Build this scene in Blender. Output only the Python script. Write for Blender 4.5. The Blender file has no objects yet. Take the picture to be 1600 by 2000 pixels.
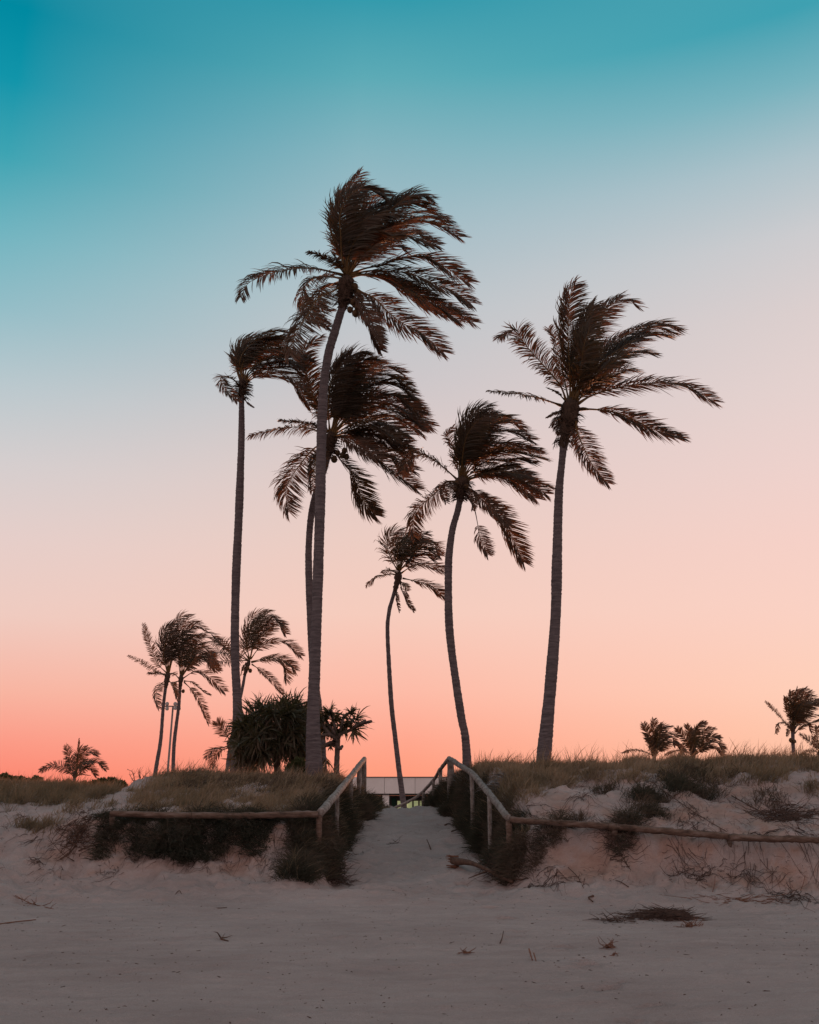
import bpy, math, random
import numpy as np
from mathutils import Vector

random.seed(7)
RNG = np.random.default_rng(11)
scn = bpy.context.scene
COL = scn.collection

# ------------------------------------------------------------------ camera
F = 1944.0                       # focal length in pixels of the 1600 x 2000 photograph
PITCH = math.atan(600.0 / F)     # horizon sits 600 px below the centre
CP, SP = math.cos(PITCH), math.sin(PITCH)
EYE = 1.7
cam_d = bpy.data.cameras.new('camera')
cam = bpy.data.objects.new('camera', cam_d)
COL.objects.link(cam)
cam.location = (0, 0, EYE)
cam.rotation_euler = (math.pi / 2 + PITCH, 0, 0)
cam_d.sensor_fit = 'VERTICAL'
cam_d.sensor_height = 36.0
cam_d.lens = 36.0 * F / 2000.0
cam_d.clip_start = 0.1
cam_d.clip_end = 3000
scn.camera = cam
scn.view_settings.view_transform = 'Standard'
scn.view_settings.look = 'None'
scn.view_settings.exposure = 0.0
scn.view_settings.gamma = 1.0
scn.view_settings.use_curve_mapping = False


def lin(c):
    return tuple(((v / 255.0) / 12.92 if v / 255.0 <= 0.04045 else ((v / 255.0 + 0.055) / 1.055) ** 2.4) for v in c)


# ------------------------------------------------------------------ sky (dusk afterglow)
world = bpy.data.worlds.new('World')
scn.world = world
world.use_nodes = True
nt = world.node_tree
nt.nodes.clear()


def elev(px, py):
    u, v = (px - 800) / F, (1000 - py) / F
    d = Vector((u, CP - v * SP, SP + v * CP)).normalized()
    return d.z


ROWS = [1600, 1520, 1450, 1350, 1200, 1050, 900, 750, 600, 450, 300, 150, 0]
LEFT = [(249, 118, 100), (252, 132, 112), (251, 152, 133), (247, 180, 161), (238, 203, 193), (228, 206, 202),
        (211, 206, 207), (184, 200, 206), (146, 189, 199), (112, 180, 192), (62, 164, 179), (18, 149, 170), (0, 137, 160)]
MID = [(255, 146, 114), (255, 155, 124), (255, 167, 142), (253, 187, 167), (246, 204, 189), (236, 205, 195),
       (224, 203, 199), (206, 199, 201), (190, 197, 202), (167, 190, 199), (136, 181, 192), (92, 170, 182), (52, 154, 172)]
RIGHT = [(255, 180, 140), (255, 190, 154), (255, 201, 172), (255, 209, 186), (251, 210, 196), (246, 209, 200),
         (238, 210, 205), (229, 210, 207), (220, 207, 206), (205, 204, 207), (174, 194, 202), (120, 178, 190), (62, 160, 177)]
BACK = [(0.0, (214, 172, 166)), (0.08, (236, 196, 188)), (0.2, (242, 206, 200)), (0.35, (232, 206, 204)),
        (0.55, (204, 192, 194)), (1.0, (118, 150, 162))]


def ramp(stops):
    n = nt.nodes.new('ShaderNodeValToRGB')
    e = n.color_ramp.elements
    n.color_ramp.interpolation = 'CARDINAL' if False else 'LINEAR'
    stops = sorted(stops)
    e[0].position, e[0].color = stops[0][0], (*lin(stops[0][1]), 1)
    e[1].position, e[1].color = stops[-1][0], (*lin(stops[-1][1]), 1)
    for p, c in stops[1:-1]:
        k = e.new(p)
        k.color = (*lin(c), 1)
    return n


geo = nt.nodes.new('ShaderNodeTexCoord')
sep = nt.nodes.new('ShaderNodeSeparateXYZ')
nt.links.new(geo.outputs['Generated'], sep.inputs[0])
zc = sep.outputs['Z']


def wmath(op, a, b=None, clamp=False):
    n = nt.nodes.new('ShaderNodeMath')
    n.operation = op
    n.use_clamp = clamp
    for i, v in enumerate((a, b)):
        if v is None:
            continue
        if isinstance(v, (int, float)):
            n.inputs[i].default_value = v
        else:
            nt.links.new(v, n.inputs[i])
    return n.outputs[0]


def maprange(v, a, b, interp='SMOOTHSTEP'):
    n = nt.nodes.new('ShaderNodeMapRange')
    n.interpolation_type = interp
    nt.links.new(v, n.inputs['Value'])
    n.inputs['From Min'].default_value = a
    n.inputs['From Max'].default_value = b
    return n.outputs['Result']


hyp = wmath('SQRT', wmath('ADD', wmath('MULTIPLY', sep.outputs['X'], sep.outputs['X']),
                          wmath('MULTIPLY', sep.outputs['Y'], sep.outputs['Y'])))
hyp = wmath('MAXIMUM', hyp, 0.02)
sx = wmath('DIVIDE', sep.outputs['X'], hyp)
sy = wmath('DIVIDE', sep.outputs['Y'], hyp)
ZEN = (1.0, (118, 150, 162))
rL = ramp([(elev(0, y), c) for y, c in zip(ROWS, LEFT)] + [ZEN])
rM = ramp([(elev(800, y), c) for y, c in zip(ROWS, MID)] + [ZEN])
rR = ramp([(elev(1600, y), c) for y, c in zip(ROWS, RIGHT)] + [ZEN])
rB = ramp(BACK)
for r in (rL, rM, rR, rB):
    nt.links.new(zc, r.inputs[0])


def mix(f, a, b):
    n = nt.nodes.new('ShaderNodeMix')
    n.data_type = 'RGBA'
    nt.links.new(f, n.inputs[0])
    nt.links.new(a, n.inputs[6])
    nt.links.new(b, n.inputs[7])
    return n.outputs[2]


m1 = mix(maprange(sx, -0.43, -0.06, 'LINEAR'), rL.outputs[0], rM.outputs[0])
m2 = mix(maprange(sx, 0.0, 0.42, 'LINEAR'), m1, rR.outputs[0])
m3 = mix(maprange(sy, 0.75, -0.3), m2, rB.outputs[0])
bg = nt.nodes.new('ShaderNodeBackground')
nt.links.new(m3, bg.inputs[0])
bg.inputs[1].default_value = 1.0
wo = nt.nodes.new('ShaderNodeOutputWorld')
nt.links.new(bg.outputs[0], wo.inputs[0])

# low afterglow sun behind the palms, right of centre
SUN_AZ, SUN_EL = math.radians(9.0), math.radians(2.6)
sd = bpy.data.lights.new('sun', 'SUN')
sd.energy = 2.2
sd.angle = math.radians(1.2)
sd.color = (1.0, 0.36, 0.16)
sun = bpy.data.objects.new('sun', sd)
COL.objects.link(sun)
sdir = Vector((math.sin(SUN_AZ) * math.cos(SUN_EL), math.cos(SUN_AZ) * math.cos(SUN_EL), math.sin(SUN_EL)))
sun.rotation_euler = (sdir).to_track_quat('Z', 'Y').to_euler()


# ------------------------------------------------------------------ pixel <-> world
def W(px, py, Y):
    u, v = (px - 800) / F, (1000 - py) / F
    t = Y / (CP - v * SP)
    return np.array([u * t, Y, EYE + (SP + v * CP) * t])


def mpp(py, Y):                  # metres per photo pixel there
    v = (1000 - py) / F
    return Y / (CP - v * SP) / F


def PX(X, Y, Z):                 # world -> photo pixels
    dz = Z - EYE
    dep = Y * CP + dz * SP
    up = -Y * SP + dz * CP
    return 800 + F * X / dep, 1000 - F * up / dep


# ------------------------------------------------------------------ noise
def _hash(ix, iy, seed):
    h = (ix.astype(np.int64) * 374761393 + iy.astype(np.int64) * 668265263 + seed * 974711) & 0xffffffff
    h = ((h ^ (h >> 13)) * 1274126177) & 0xffffffff
    return ((h ^ (h >> 16)) & 0xffff) / 65535.0


def vn(x, y, seed=0):
    x = np.asarray(x, float); y = np.asarray(y, float)
    ix, iy = np.floor(x), np.floor(y)
    fx, fy = x - ix, y - iy
    fx = fx * fx * fx * (fx * (fx * 6 - 15) + 10); fy = fy * fy * fy * (fy * (fy * 6 - 15) + 10)
    a, b = _hash(ix, iy, seed), _hash(ix + 1, iy, seed)
    c, d = _hash(ix, iy + 1, seed), _hash(ix + 1, iy + 1, seed)
    return (a + (b - a) * fx) * (1 - fy) + (c + (d - c) * fx) * fy - 0.5


def fbm(x, y, seed=0, oct=4, gain=0.5):
    s, a = 0, 1.0
    for o in range(oct):
        s = s + a * vn(x * 2 ** o + 17.3 * o, y * 2 ** o - 9.1 * o, seed + o)
        a *= gain
    return s


def sm(x, a, b):
    t = np.clip((x - a) / (b - a), 0, 1)
    return t * t * (3 - 2 * t)


# ------------------------------------------------------------------ terrain height
def fence_line(X):
    r = np.clip(22.0 - 0.235 * (X - 2.2), 20.2, 22.0)
    return np.where(X > 2.2, r, 22.0) + 0.16 * vn(X * 0.7, X * 0 + 3.3, 5)


def path_c(Y):
    return np.interp(Y, [18, 22, 28, 36, 42, 60], [0.25, 0.28, -0.02, -0.15, -0.9, -3.0])


def path_w(Y):
    return np.interp(Y, [17, 20, 22, 28, 36, 45], [3.4, 2.15, 1.80, 1.5, 1.05, 1.2])


FOOT = []


def H(X, Y, fine=True):
    X = np.asarray(X, float); Y = np.asarray(Y, float)
    d = Y - fence_line(X)
    beach = 0.012 * np.clip(Y - 8, 0, 14) + 0.10 * fbm(X * 0.16, Y * 0.22, 3, 2)
    dl = [-4.5, -2.4, -0.95, -0.35, 0.10, 1.5, 4, 6, 8, 12, 20, 30, 60]
    zl = [0, 0.10, 0.50, 0.85, 1.53, 1.82, 2.30, 2.62, 2.76, 2.6, 1.7, 0.9, 0.6]
    zf = [0, 0.28, 0.75, 1.00, 1.22, 1.78, 2.10, 2.22, 2.26, 2.1, 1.6, 0.9, 0.6]
    zr = [0, 0.08, 0.42, 0.74, 1.48, 2.00, 2.72, 2.96, 3.02, 2.95, 2.4, 1.5, 0.8]
    L = np.interp(d, dl, zl); Fl = np.interp(d, dl, zf); R = np.interp(d, dl, zr)
    R = R - 0.28 * sm(X, 3.5, 9) * sm(d, -3, -0.2) * (1 - sm(d, 3, 6))
    wf = sm(X, -7.0, -8.2)
    wl_ = sm(X, -11.4, -13.0) * sm(d, 3, 7) * 0.22
    dune = np.where(X < 0, L * (1 - wf) + (Fl + wl_) * wf, R)
    dune = dune + sm(d, -1.2, 0.8) * (0.16 * fbm(X * 0.55, Y * 0.45, 21, 4)) * np.where(X > 0, 1.35, 1.0)
    dune = dune + (0.30 * sm(X, -4.2, -5.6) * (1 - sm(X, -8, -6.5)) - 0.10 * (1 - sm(np.abs(X + 8.4), 0, 1.2))) * sm(d, 4, 8) * (1 - sm(d, 11, 16)) * 0.6
    # sand face gullies on the right-hand dune
    face = sm(d, -1.0, 0.2) * (1 - sm(d, 3, 5)) * sm(X, 2.8, 4)
    dune = dune + face * 0.20 * fbm(X * 1.3 + Y * 0.5, Y * 0.8, 41, 4)
    bank = sm(d, -1.6, -0.4) * (1 - sm(d, 0.1, 0.8))
    dune = dune + bank * 0.22 * fbm(X * 2.4, Y * 1.2, 51, 4)
    # path valley
    zp = np.interp(Y, [17, 19, 22, 25, 28, 32, 36, 40, 46, 60], [0, 0.10, 0.38, 0.80, 1.2, 1.68, 2.03, 1.7, 0.9, 0.5])
    o = np.abs(X - path_c(Y)) - path_w(Y) + 0.50 * fbm(X * 0.8, Y * 0.6, 61, 4)
    fw = np.interp(Y, [20, 22, 28, 36], [0.8, 0.75, 0.9, 1.0])
    s = np.clip(o / fw, 0, 1); s = s * s * (3 - 2 * s)
    gate = sm(Y, 18.5, 20.5)
    s = 1 - gate * (1 - s)
    zp = zp + gate * (0.22 * fbm(X * 0.8, Y * 0.6, 131, 4) + 0.09 * fbm(X * 2.6, Y * 2.2, 141, 4, 0.6))
    dune = zp * (1 - s) + dune * s
    lump = sm(d, -3.2, -1.2) * (1 - sm(d, 7, 11)) * s
    dune = dune + lump * (0.15 * np.maximum(fbm(X * 1.7, Y * 1.5, 101, 4), -0.12) + 0.10 * fbm(X * 4.1, Y * 3.3, 111, 4, 0.6))
    z = beach * (1 - sm(d, -3, 1) * 0.7) + dune
    if fine:
        z = z + 0.040 * fbm(X * 0.9 + Y * 0.35, Y * 1.9, 71, 4, 0.6) + 0.022 * fbm(X * 4, Y * 6, 81, 4, 0.6)
        for fx, fy, fl, fa in FOOT:
            ca, sa = math.cos(fa), math.sin(fa)
            m = (np.abs(X - fx) < 0.4) & (np.abs(Y - fy) < 0.4)
            if not m.any():
                continue
            dx, dy = X[m] - fx, Y[m] - fy
            a = (dx * ca + dy * sa) / (fl * 0.5); b = (-dx * sa + dy * ca) / (fl * 0.24)
            r = a * a + b * b
            z[m] = z[m] - 0.075 * np.exp(-r ** 2) + 0.016 * np.exp(-(np.sqrt(r) - 1.55) ** 2 / 0.12)
    return z


_YS = np.linspace(6, 70, 6000)


def G(px, py):                   # where the view ray through a photo pixel meets the sand
    u, v = (px - 800) / F, (1000 - py) / F
    t = _YS / (CP - v * SP)
    X, Z = u * t, EYE + (SP + v * CP) * t
    h = H(X, _YS, False)
    k = np.argmax(Z <= h)
    if Z[k] > h[k]:
        k = len(_YS) - 1
    return np.array([X[k], _YS[k], h[k]])


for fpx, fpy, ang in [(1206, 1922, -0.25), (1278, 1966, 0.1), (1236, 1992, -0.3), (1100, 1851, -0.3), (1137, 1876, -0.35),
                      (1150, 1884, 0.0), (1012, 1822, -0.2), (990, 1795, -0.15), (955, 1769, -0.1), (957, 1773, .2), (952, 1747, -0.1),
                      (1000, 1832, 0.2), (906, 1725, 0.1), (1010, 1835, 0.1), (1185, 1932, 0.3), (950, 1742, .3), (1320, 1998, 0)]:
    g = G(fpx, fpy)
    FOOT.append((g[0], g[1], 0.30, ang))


# ------------------------------------------------------------------ mesh helpers
class MB:
    def __init__(self):
        self.v, self.q, self.t, self.a, self.n = [], [], [], [], 0

    def add(self, v, q=None, t=None, attr=None):
        v = np.asarray(v, float).reshape(-1, 3)
        if q is not None and len(q):
            self.q.append(np.asarray(q, np.int64).reshape(-1, 4) + self.n)
        if t is not None and len(t):
            self.t.append(np.asarray(t, np.int64).reshape(-1, 3) + self.n)
        self.a.append(np.full(len(v), 0.5) if attr is None else np.broadcast_to(np.asarray(attr, float), (len(v),)))
        self.v.append(v); self.n += len(v)
        return self

    def build(self, name, mat, parent=None, smooth=True, loc=None):
        v = np.concatenate(self.v)
        if loc is not None:
            v = v - np.asarray(loc)
        q = np.concatenate(self.q) if self.q else np.zeros((0, 4), np.int64)
        t = np.concatenate(self.t) if self.t else np.zeros((0, 3), np.int64)
        me = bpy.data.meshes.new(name)
        me.vertices.add(len(v)); me.vertices.foreach_set('co', v.astype(np.float32).ravel())
        nl = q.size + t.size
        me.loops.add(nl); me.loops.foreach_set('vertex_index', np.concatenate([q.ravel(), t.ravel()]).astype(np.int32))
        me.polygons.add(len(q) + len(t))
        st = np.concatenate([np.arange(len(q)) * 4, q.size + np.arange(len(t)) * 3]).astype(np.int32)
        me.polygons.foreach_set('loop_start', st)
        me.update(calc_edges=True)
        at = me.attributes.new('tint', 'FLOAT', 'POINT')
        at.data.foreach_set('value', np.concatenate(self.a).astype(np.float32))
        me.polygons.foreach_set('use_smooth', np.full(len(q) + len(t), smooth))
        me.materials.append(mat)
        me.validate(clean_customdata=False)
        o = bpy.data.objects.new(name, me)
        COL.objects.link(o)
        if loc is not None:
            o.location = loc
        if parent is not None:
            o.parent = parent
        return o


def tag(o, label=None, cat=None, group=None, kind=None):
    if label: o['label'] = label
    if cat: o['category'] = cat
    if group: o['group'] = group
    if kind: o['kind'] = kind
    return o


def thing(name, loc, label, cat, group=None):
    o = bpy.data.objects.new(name, None)
    o.empty_display_size = 0.3
    COL.objects.link(o)
    o.location = loc
    return tag(o, label, cat, group)


def norm(v):
    return v / np.maximum(np.linalg.norm(v, axis=-1, keepdims=True), 1e-9)


def resample(P, n):
    """smooth (Catmull-Rom) resampling of a polyline, n points, roughly even"""
    P = np.asarray(P, float)
    Q = np.vstack([2 * P[0] - P[1], P, 2 * P[-1] - P[-2]])
    out = []
    for i in range(1, len(Q) - 2):
        for t in np.linspace(0, 1, 12, endpoint=False):
            p0, p1, p2, p3 = Q[i - 1], Q[i], Q[i + 1], Q[i + 2]
            out.append(0.5 * ((2 * p1) + (-p0 + p2) * t + (2 * p0 - 5 * p1 + 4 * p2 - p3) * t * t + (-p0 + 3 * p1 - 3 * p2 + p3) * t ** 3))
    out.append(P[-1])
    out = np.array(out)
    s = np.concatenate([[0], np.cumsum(np.linalg.norm(np.diff(out[:, :3], axis=0), axis=1))])
    u = np.linspace(0, s[-1], n)
    return np.stack([np.interp(u, s, out[:, k]) for k in range(out.shape[1])], 1)


def tube(P, R, sides=8, caps=True):
    P = np.asarray(P, float); n = len(P)
    R = np.broadcast_to(np.asarray(R, float), (n,))
    T = norm(np.gradient(P, axis=0))
    ref = np.array([0, 0, 1.0]) if abs(T[0][2]) < 0.9 else np.array([0, 1.0, 0])
    U = np.zeros_like(P); u = norm(np.cross(T[0], ref))
    for i in range(n):
        u = u - T[i] * np.dot(u, T[i]); u = u / max(np.linalg.norm(u), 1e-9); U[i] = u
    V = np.cross(T, U)
    a = np.linspace(0, 2 * math.pi, sides, endpoint=False)
    v = P[:, None] + R[:, None, None] * (np.cos(a)[None, :, None] * U[:, None] + np.sin(a)[None, :, None] * V[:, None])
    i = np.arange(n - 1)[:, None]; j = np.arange(sides)[None]
    q = np.stack([i * sides + j, i * sides + (j + 1) % sides, (i + 1) * sides + (j + 1) % sides, (i + 1) * sides + j], -1).reshape(-1, 4)
    v = v.reshape(-1, 3)
    t = []
    if caps:
        v = np.vstack([v, P[0], P[-1]])
        k0, k1 = n * sides, n * sides + 1
        for s in range(sides):
            t.append((k0, (s + 1) % sides, s))
            t.append((k1, (n - 1) * sides + s, (n - 1) * sides + (s + 1) % sides))
    return v, q, np.array(t, int).reshape(-1, 3)


def strips(P0, D0, bend, L, Wd, wv, K=3, power=1.0, base=0.6):
    """many tapered bending blades at once"""
    M = len(P0)
    pos = P0.copy(); V = np.zeros((M, 2 * K + 1, 3))
    for k in range(K + 1):
        u = k / K
        D = norm(D0 + bend * (u ** power))
        if k < K:
            wd = norm(np.cross(D, wv))
            prof = base + (1 - base) * min(1, u * 3) if u < 0.4 else 1 - ((u - 0.4) / 0.6) ** 1.5 * 0.75
            V[:, 2 * k] = pos - wd * (Wd * prof)[:, None]
            V[:, 2 * k + 1] = pos + wd * (Wd * prof)[:, None]
        else:
            V[:, 2 * K] = pos
        pos = pos + D * (L / K)[:, None]
    b = (np.arange(M) * (2 * K + 1))[:, None]
    q = np.concatenate([b + np.array([2 * k, 2 * k + 1, 2 * k + 3, 2 * k + 2]) for k in range(K - 1)], 0) if K > 1 else None
    t = b + np.array([2 * K - 2, 2 * K - 1, 2 * K])
    return V.reshape(-1, 3), q, t


def box(x0, x1, y0, y1, z0, z1):
    v = np.array([(x, y, z) for x in (x0, x1) for y in (y0, y1) for z in (z0, z1)], float)
    q = np.array([(0, 1, 3, 2), (4, 6, 7, 5), (0, 4, 5, 1), (2, 3, 7, 6), (0, 2, 6, 4), (1, 5, 7, 3)])
    return v, q


# ------------------------------------------------------------------ materials
def new_mat(name):
    m = bpy.data.materials.new(name); m.use_nodes = True
    t = m.node_tree; t.nodes.clear()
    return m, t


def N(t, kind, **kw):
    n = t.nodes.new(kind)
    for k, v in kw.items():
        setattr(n, k, v)
    return n


def simple(name, cols, scale=8.0, rough=0.9, bump=0.3, bscale=None, detail=6, stretch=(1, 1, 1), trans=None, tintmix=None, spec=0.2, dist=0.02, objrand=0.0):
    """noise-mottled surface; trans = colour of light let through; tintmix = second colour picked by the 'tint' attribute"""
    m, t = new_mat(name); L = t.links.new
    tc = N(t, 'ShaderNodeTexCoord'); mp = N(t, 'ShaderNodeMapping'); mp.inputs['Scale'].default_value = stretch
    L(tc.outputs['Object'], mp.inputs[0])
    no = N(t, 'ShaderNodeTexNoise'); no.inputs['Scale'].default_value = scale; no.inputs['Detail'].default_value = detail
    no.inputs['Roughness'].default_value = 0.65
    L(mp.outputs[0], no.inputs['Vector'])
    cr = N(t, 'ShaderNodeValToRGB'); e = cr.color_ramp.elements
    n = len(cols)
    e[0].position, e[0].color = 0.3, (*cols[0], 1)
    e[1].position, e[1].color = 0.7, (*cols[-1], 1)
    for i in range(1, n - 1):
        k = e.new(0.3 + 0.4 * i / (n - 1)); k.color = (*cols[i], 1)
    L(no.outputs[0], cr.inputs[0])
    out = cr.outputs[0]
    if tintmix is not None:
        at = N(t, 'ShaderNodeAttribute', attribute_name='tint')
        mx = N(t, 'ShaderNodeMix', data_type='RGBA')
        L(at.outputs['Fac'], mx.inputs[0]); L(out, mx.inputs[6]); mx.inputs[7].default_value = (*tintmix, 1)
        out = mx.outputs[2]
    if objrand:
        oi = N(t, 'ShaderNodeObjectInfo'); hs = N(t, 'ShaderNodeHueSaturation')
        mr = N(t, 'ShaderNodeMapRange'); L(oi.outputs['Random'], mr.inputs['Value'])
        mr.inputs['To Min'].default_value = 1 - objrand; mr.inputs['To Max'].default_value = 1 + objrand
        L(mr.outputs[0], hs.inputs['Value']); L(out, hs.inputs['Color']); out = hs.outputs[0]
    b = N(t, 'ShaderNodeBsdfPrincipled')
    b.inputs['Roughness'].default_value = rough
    b.inputs['Specular IOR Level'].default_value = spec
    L(out, b.inputs['Base Color'])
    if bump:
        nb = N(t, 'ShaderNodeTexNoise'); nb.inputs['Scale'].default_value = bscale or scale * 3; nb.inputs['Detail'].default_value = 5
        L(mp.outputs[0], nb.inputs['Vector'])
        bp = N(t, 'ShaderNodeBump'); bp.inputs['Strength'].default_value = bump; bp.inputs['Distance'].default_value = dist
        L(nb.outputs[0], bp.inputs['Height']); L(bp.outputs[0], b.inputs['Normal'])
    mo = N(t, 'ShaderNodeOutputMaterial')
    if trans is not None:
        tr = N(t, 'ShaderNodeBsdfTranslucent'); tr.inputs[0].default_value = (*trans, 1)
        ad = N(t, 'ShaderNodeAddShader'); L(b.outputs[0], ad.inputs[0]); L(tr.outputs[0], ad.inputs[1])
        L(ad.outputs[0], mo.inputs[0])
    else:
        L(b.outputs[0], mo.inputs[0])
    return m


M_FROND = simple('palm_leaf', [(0.014, 0.017, 0.009), (0.026, 0.022, 0.013), (0.044, 0.028, 0.017)], 1.2, 0.62, 0, trans=(0.085, 0.034, 0.010), tintmix=(0.055, 0.034, 0.025), spec=0.3, objrand=0.35)
M_DEADLEAF = simple('dead_palm_leaf', [(0.045, 0.03, 0.023), (0.085, 0.055, 0.04)], 3, 0.9, 0, trans=(0.05, 0.022, 0.01), objrand=0.3)
M_STALK = simple('palm_stalk', [(0.10, 0.060, 0.022), (0.17, 0.095, 0.035)], 3, 0.6, 0.2)
M_TRUNK = simple('palm_bark', [(0.062, 0.050, 0.053), (0.118, 0.096, 0.099), (0.185, 0.152, 0.152)], 3.0, 0.95, 0.7, 12, stretch=(1, 1, 8), dist=0.02)
M_FIBRE = simple('palm_fibre', [(0.04, 0.026, 0.02), (0.11, 0.070, 0.05)], 14, 0.95, 0.9, 40, stretch=(1, 1, 0.4))
M_NUT = simple('coconut_husk', [(0.05, 0.032, 0.016), (0.13, 0.07, 0.03)], 6, 0.6, 0.2)
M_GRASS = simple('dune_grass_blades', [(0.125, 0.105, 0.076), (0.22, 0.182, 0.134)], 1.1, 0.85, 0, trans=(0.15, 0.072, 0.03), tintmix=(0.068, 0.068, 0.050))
M_DGRASS = simple('shaded_grass_blades', [(0.020, 0.025, 0.017), (0.044, 0.043, 0.030)], 2.0, 0.9, 0, trans=(0.02, 0.012, 0.006), tintmix=(0.10, 0.07, 0.052))  # dark and dead grass; shade on the banks is put into the colour
M_ROOT = simple('dead_roots', [(0.055, 0.034, 0.028), (0.12, 0.072, 0.056)], 6, 0.95, 0)
M_PAND = simple('pandanus_leaf', [(0.015, 0.020, 0.010), (0.040, 0.042, 0.020)], 2.0, 0.55, 0, trans=(0.030, 0.024, 0.007), tintmix=(0.13, 0.085, 0.055), spec=0.35, objrand=0.3)
M_PBARK = simple('pandanus_bark', [(0.07, 0.05, 0.042), (0.15, 0.11, 0.095)], 9, 0.95, 0.8, 30)
M_SHRUB = simple('shrub_leaf', [(0.034, 0.046, 0.018), (0.070, 0.078, 0.032)], 4.0, 0.7, 0, trans=(0.025, 0.022, 0.006))
M_LOG = simple('weathered_log', [(0.09, 0.068, 0.058), (0.22, 0.185, 0.165), (0.34, 0.31, 0.295)], 11.0, 0.9, 1.0, 40, stretch=(1, 0.5, 0.7), dist=0.02, objrand=0.12)
M_LOG_BROWN = simple('brown_log', [(0.055, 0.036, 0.028), (0.14, 0.088, 0.066), (0.22, 0.165, 0.14)], 9.0, 0.9, 1.0, 40, stretch=(0.35, 1, 1.6), dist=0.02)
M_WIRE = simple('wire', [(0.08, 0.07, 0.065), (0.14, 0.11, 0.1)], 6.0, 0.6, 0)
M_CONC = simple('painted_concrete', [(0.68, 0.63, 0.60), (0.76, 0.71, 0.68)], 1.2, 0.9, 0.15, 20, dist=0.005)
M_WHITE = simple('white_column_paint', [(0.74, 0.71, 0.69), (0.80, 0.77, 0.75)], 1.2, 0.8, 0)
M_SOFFIT = simple('dark_soffit', [(0.05, 0.045, 0.045), (0.08, 0.07, 0.068)], 2, 0.9, 0)
M_DOOR = simple('green_door_paint', [(0.015, 0.05, 0.035), (0.02, 0.07, 0.05)], 2, 0.6, 0)
M_MULL = simple('window_frame_paint', [(0.10, 0.09, 0.08), (0.14, 0.12, 0.11)], 2, 0.6, 0)
M_METAL = simple('galvanised_steel', [(0.20, 0.17, 0.16), (0.30, 0.26, 0.25)], 4, 0.5, 0.05)
M_LAMPW = simple('lamp_housing', [(0.45, 0.42, 0.40), (0.58, 0.54, 0.52)], 4, 0.5, 0)
M_DRIFT = simple('driftwood', [(0.06, 0.036, 0.028), (0.15, 0.085, 0.06)], 10, 0.95, 0.5, 30, stretch=(1, 1, 1))
M_HUSK = simple('orange_frond_base', [(0.12, 0.055, 0.035), (0.24, 0.11, 0.07)], 10, 0.9, 0.5, 30)
M_GREYLEAF = simple('grey_dry_leaf', [(0.16, 0.15, 0.15), (0.30, 0.28, 0.27)], 5, 0.9, 0)

# lit window glass
M_PANE, t = new_mat('lit_window_pane')
em = N(t, 'ShaderNodeEmission'); em.inputs[0].default_value = (0.34, 0.36, 0.17, 1); em.inputs[1].default_value = 0.75
gl = N(t, 'ShaderNodeBsdfGlossy'); gl.inputs['Roughness'].default_value = 0.15; gl.inputs[0].default_value = (0.06, 0.06, 0.06, 1)
ad = N(t, 'ShaderNodeAddShader'); mo = N(t, 'ShaderNodeOutputMaterial')
tn = N(t, 'ShaderNodeTexNoise'); tn.inputs['Scale'].default_value = 1.3
cr = N(t, 'ShaderNodeValToRGB'); cr.color_ramp.elements[0].color = (0.22, 0.26, 0.12, 1); cr.color_ramp.elements[1].color = (0.50, 0.46, 0.22, 1)
cr.color_ramp.elements[0].position = 0.35; cr.color_ramp.elements[1].position = 0.65
tcx = N(t, 'ShaderNodeTexCoord'); t.links.new(tcx.outputs['Object'], tn.inputs['Vector'])
t.links.new(tn.outputs[0], cr.inputs[0]); t.links.new(cr.outputs[0], em.inputs[0])
t.links.new(em.outputs[0], ad.inputs[0]); t.links.new(gl.outputs[0], ad.inputs[1]); t.links.new(ad.outputs[0], mo.inputs[0])

# sand: pale grey-pink, iron stains on the cut banks (tint attribute), fine grains and flecks
M_SAND, t = new_mat('beach_sand'); L = t.links.new
tc = N(t, 'ShaderNodeTexCoord')


def tnoise(scale, detail=5, rough=0.6, st=None):
    n = N(t, 'ShaderNodeTexNoise'); n.inputs['Scale'].default_value = scale; n.inputs['Detail'].default_value = detail
    n.inputs['Roughness'].default_value = rough
    if st:
        mp = N(t, 'ShaderNodeMapping'); mp.inputs['Scale'].default_value = st; L(tc.outputs['Object'], mp.inputs[0]); L(mp.outputs[0], n.inputs['Vector'])
    else:
        L(tc.outputs['Object'], n.inputs['Vector'])
    return n.outputs[0]


def tramp(src, stops):
    n = N(t, 'ShaderNodeValToRGB'); e = n.color_ramp.elements
    e[0].position, e[0].color = stops[0][0], (*stops[0][1], 1)
    e[1].position, e[1].color = stops[-1][0], (*stops[-1][1], 1)
    for p, c in stops[1:-1]:
        k = e.new(p); k.color = (*c, 1)
    L(src, n.inputs[0])
    return n.outputs[0]


def tmix(f, a, b, mode='MIX'):
    n = N(t, 'ShaderNodeMix', data_type='RGBA', blend_type=mode)
    if isinstance(f, float): n.inputs[0].default_value = f
    else: L(f, n.inputs[0])
    for i, v in ((6, a), (7, b)):
        if isinstance(v, tuple): n.inputs[i].default_value = (*v, 1)
        else: L(v, n.inputs[i])
    return n.outputs[2]


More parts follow.
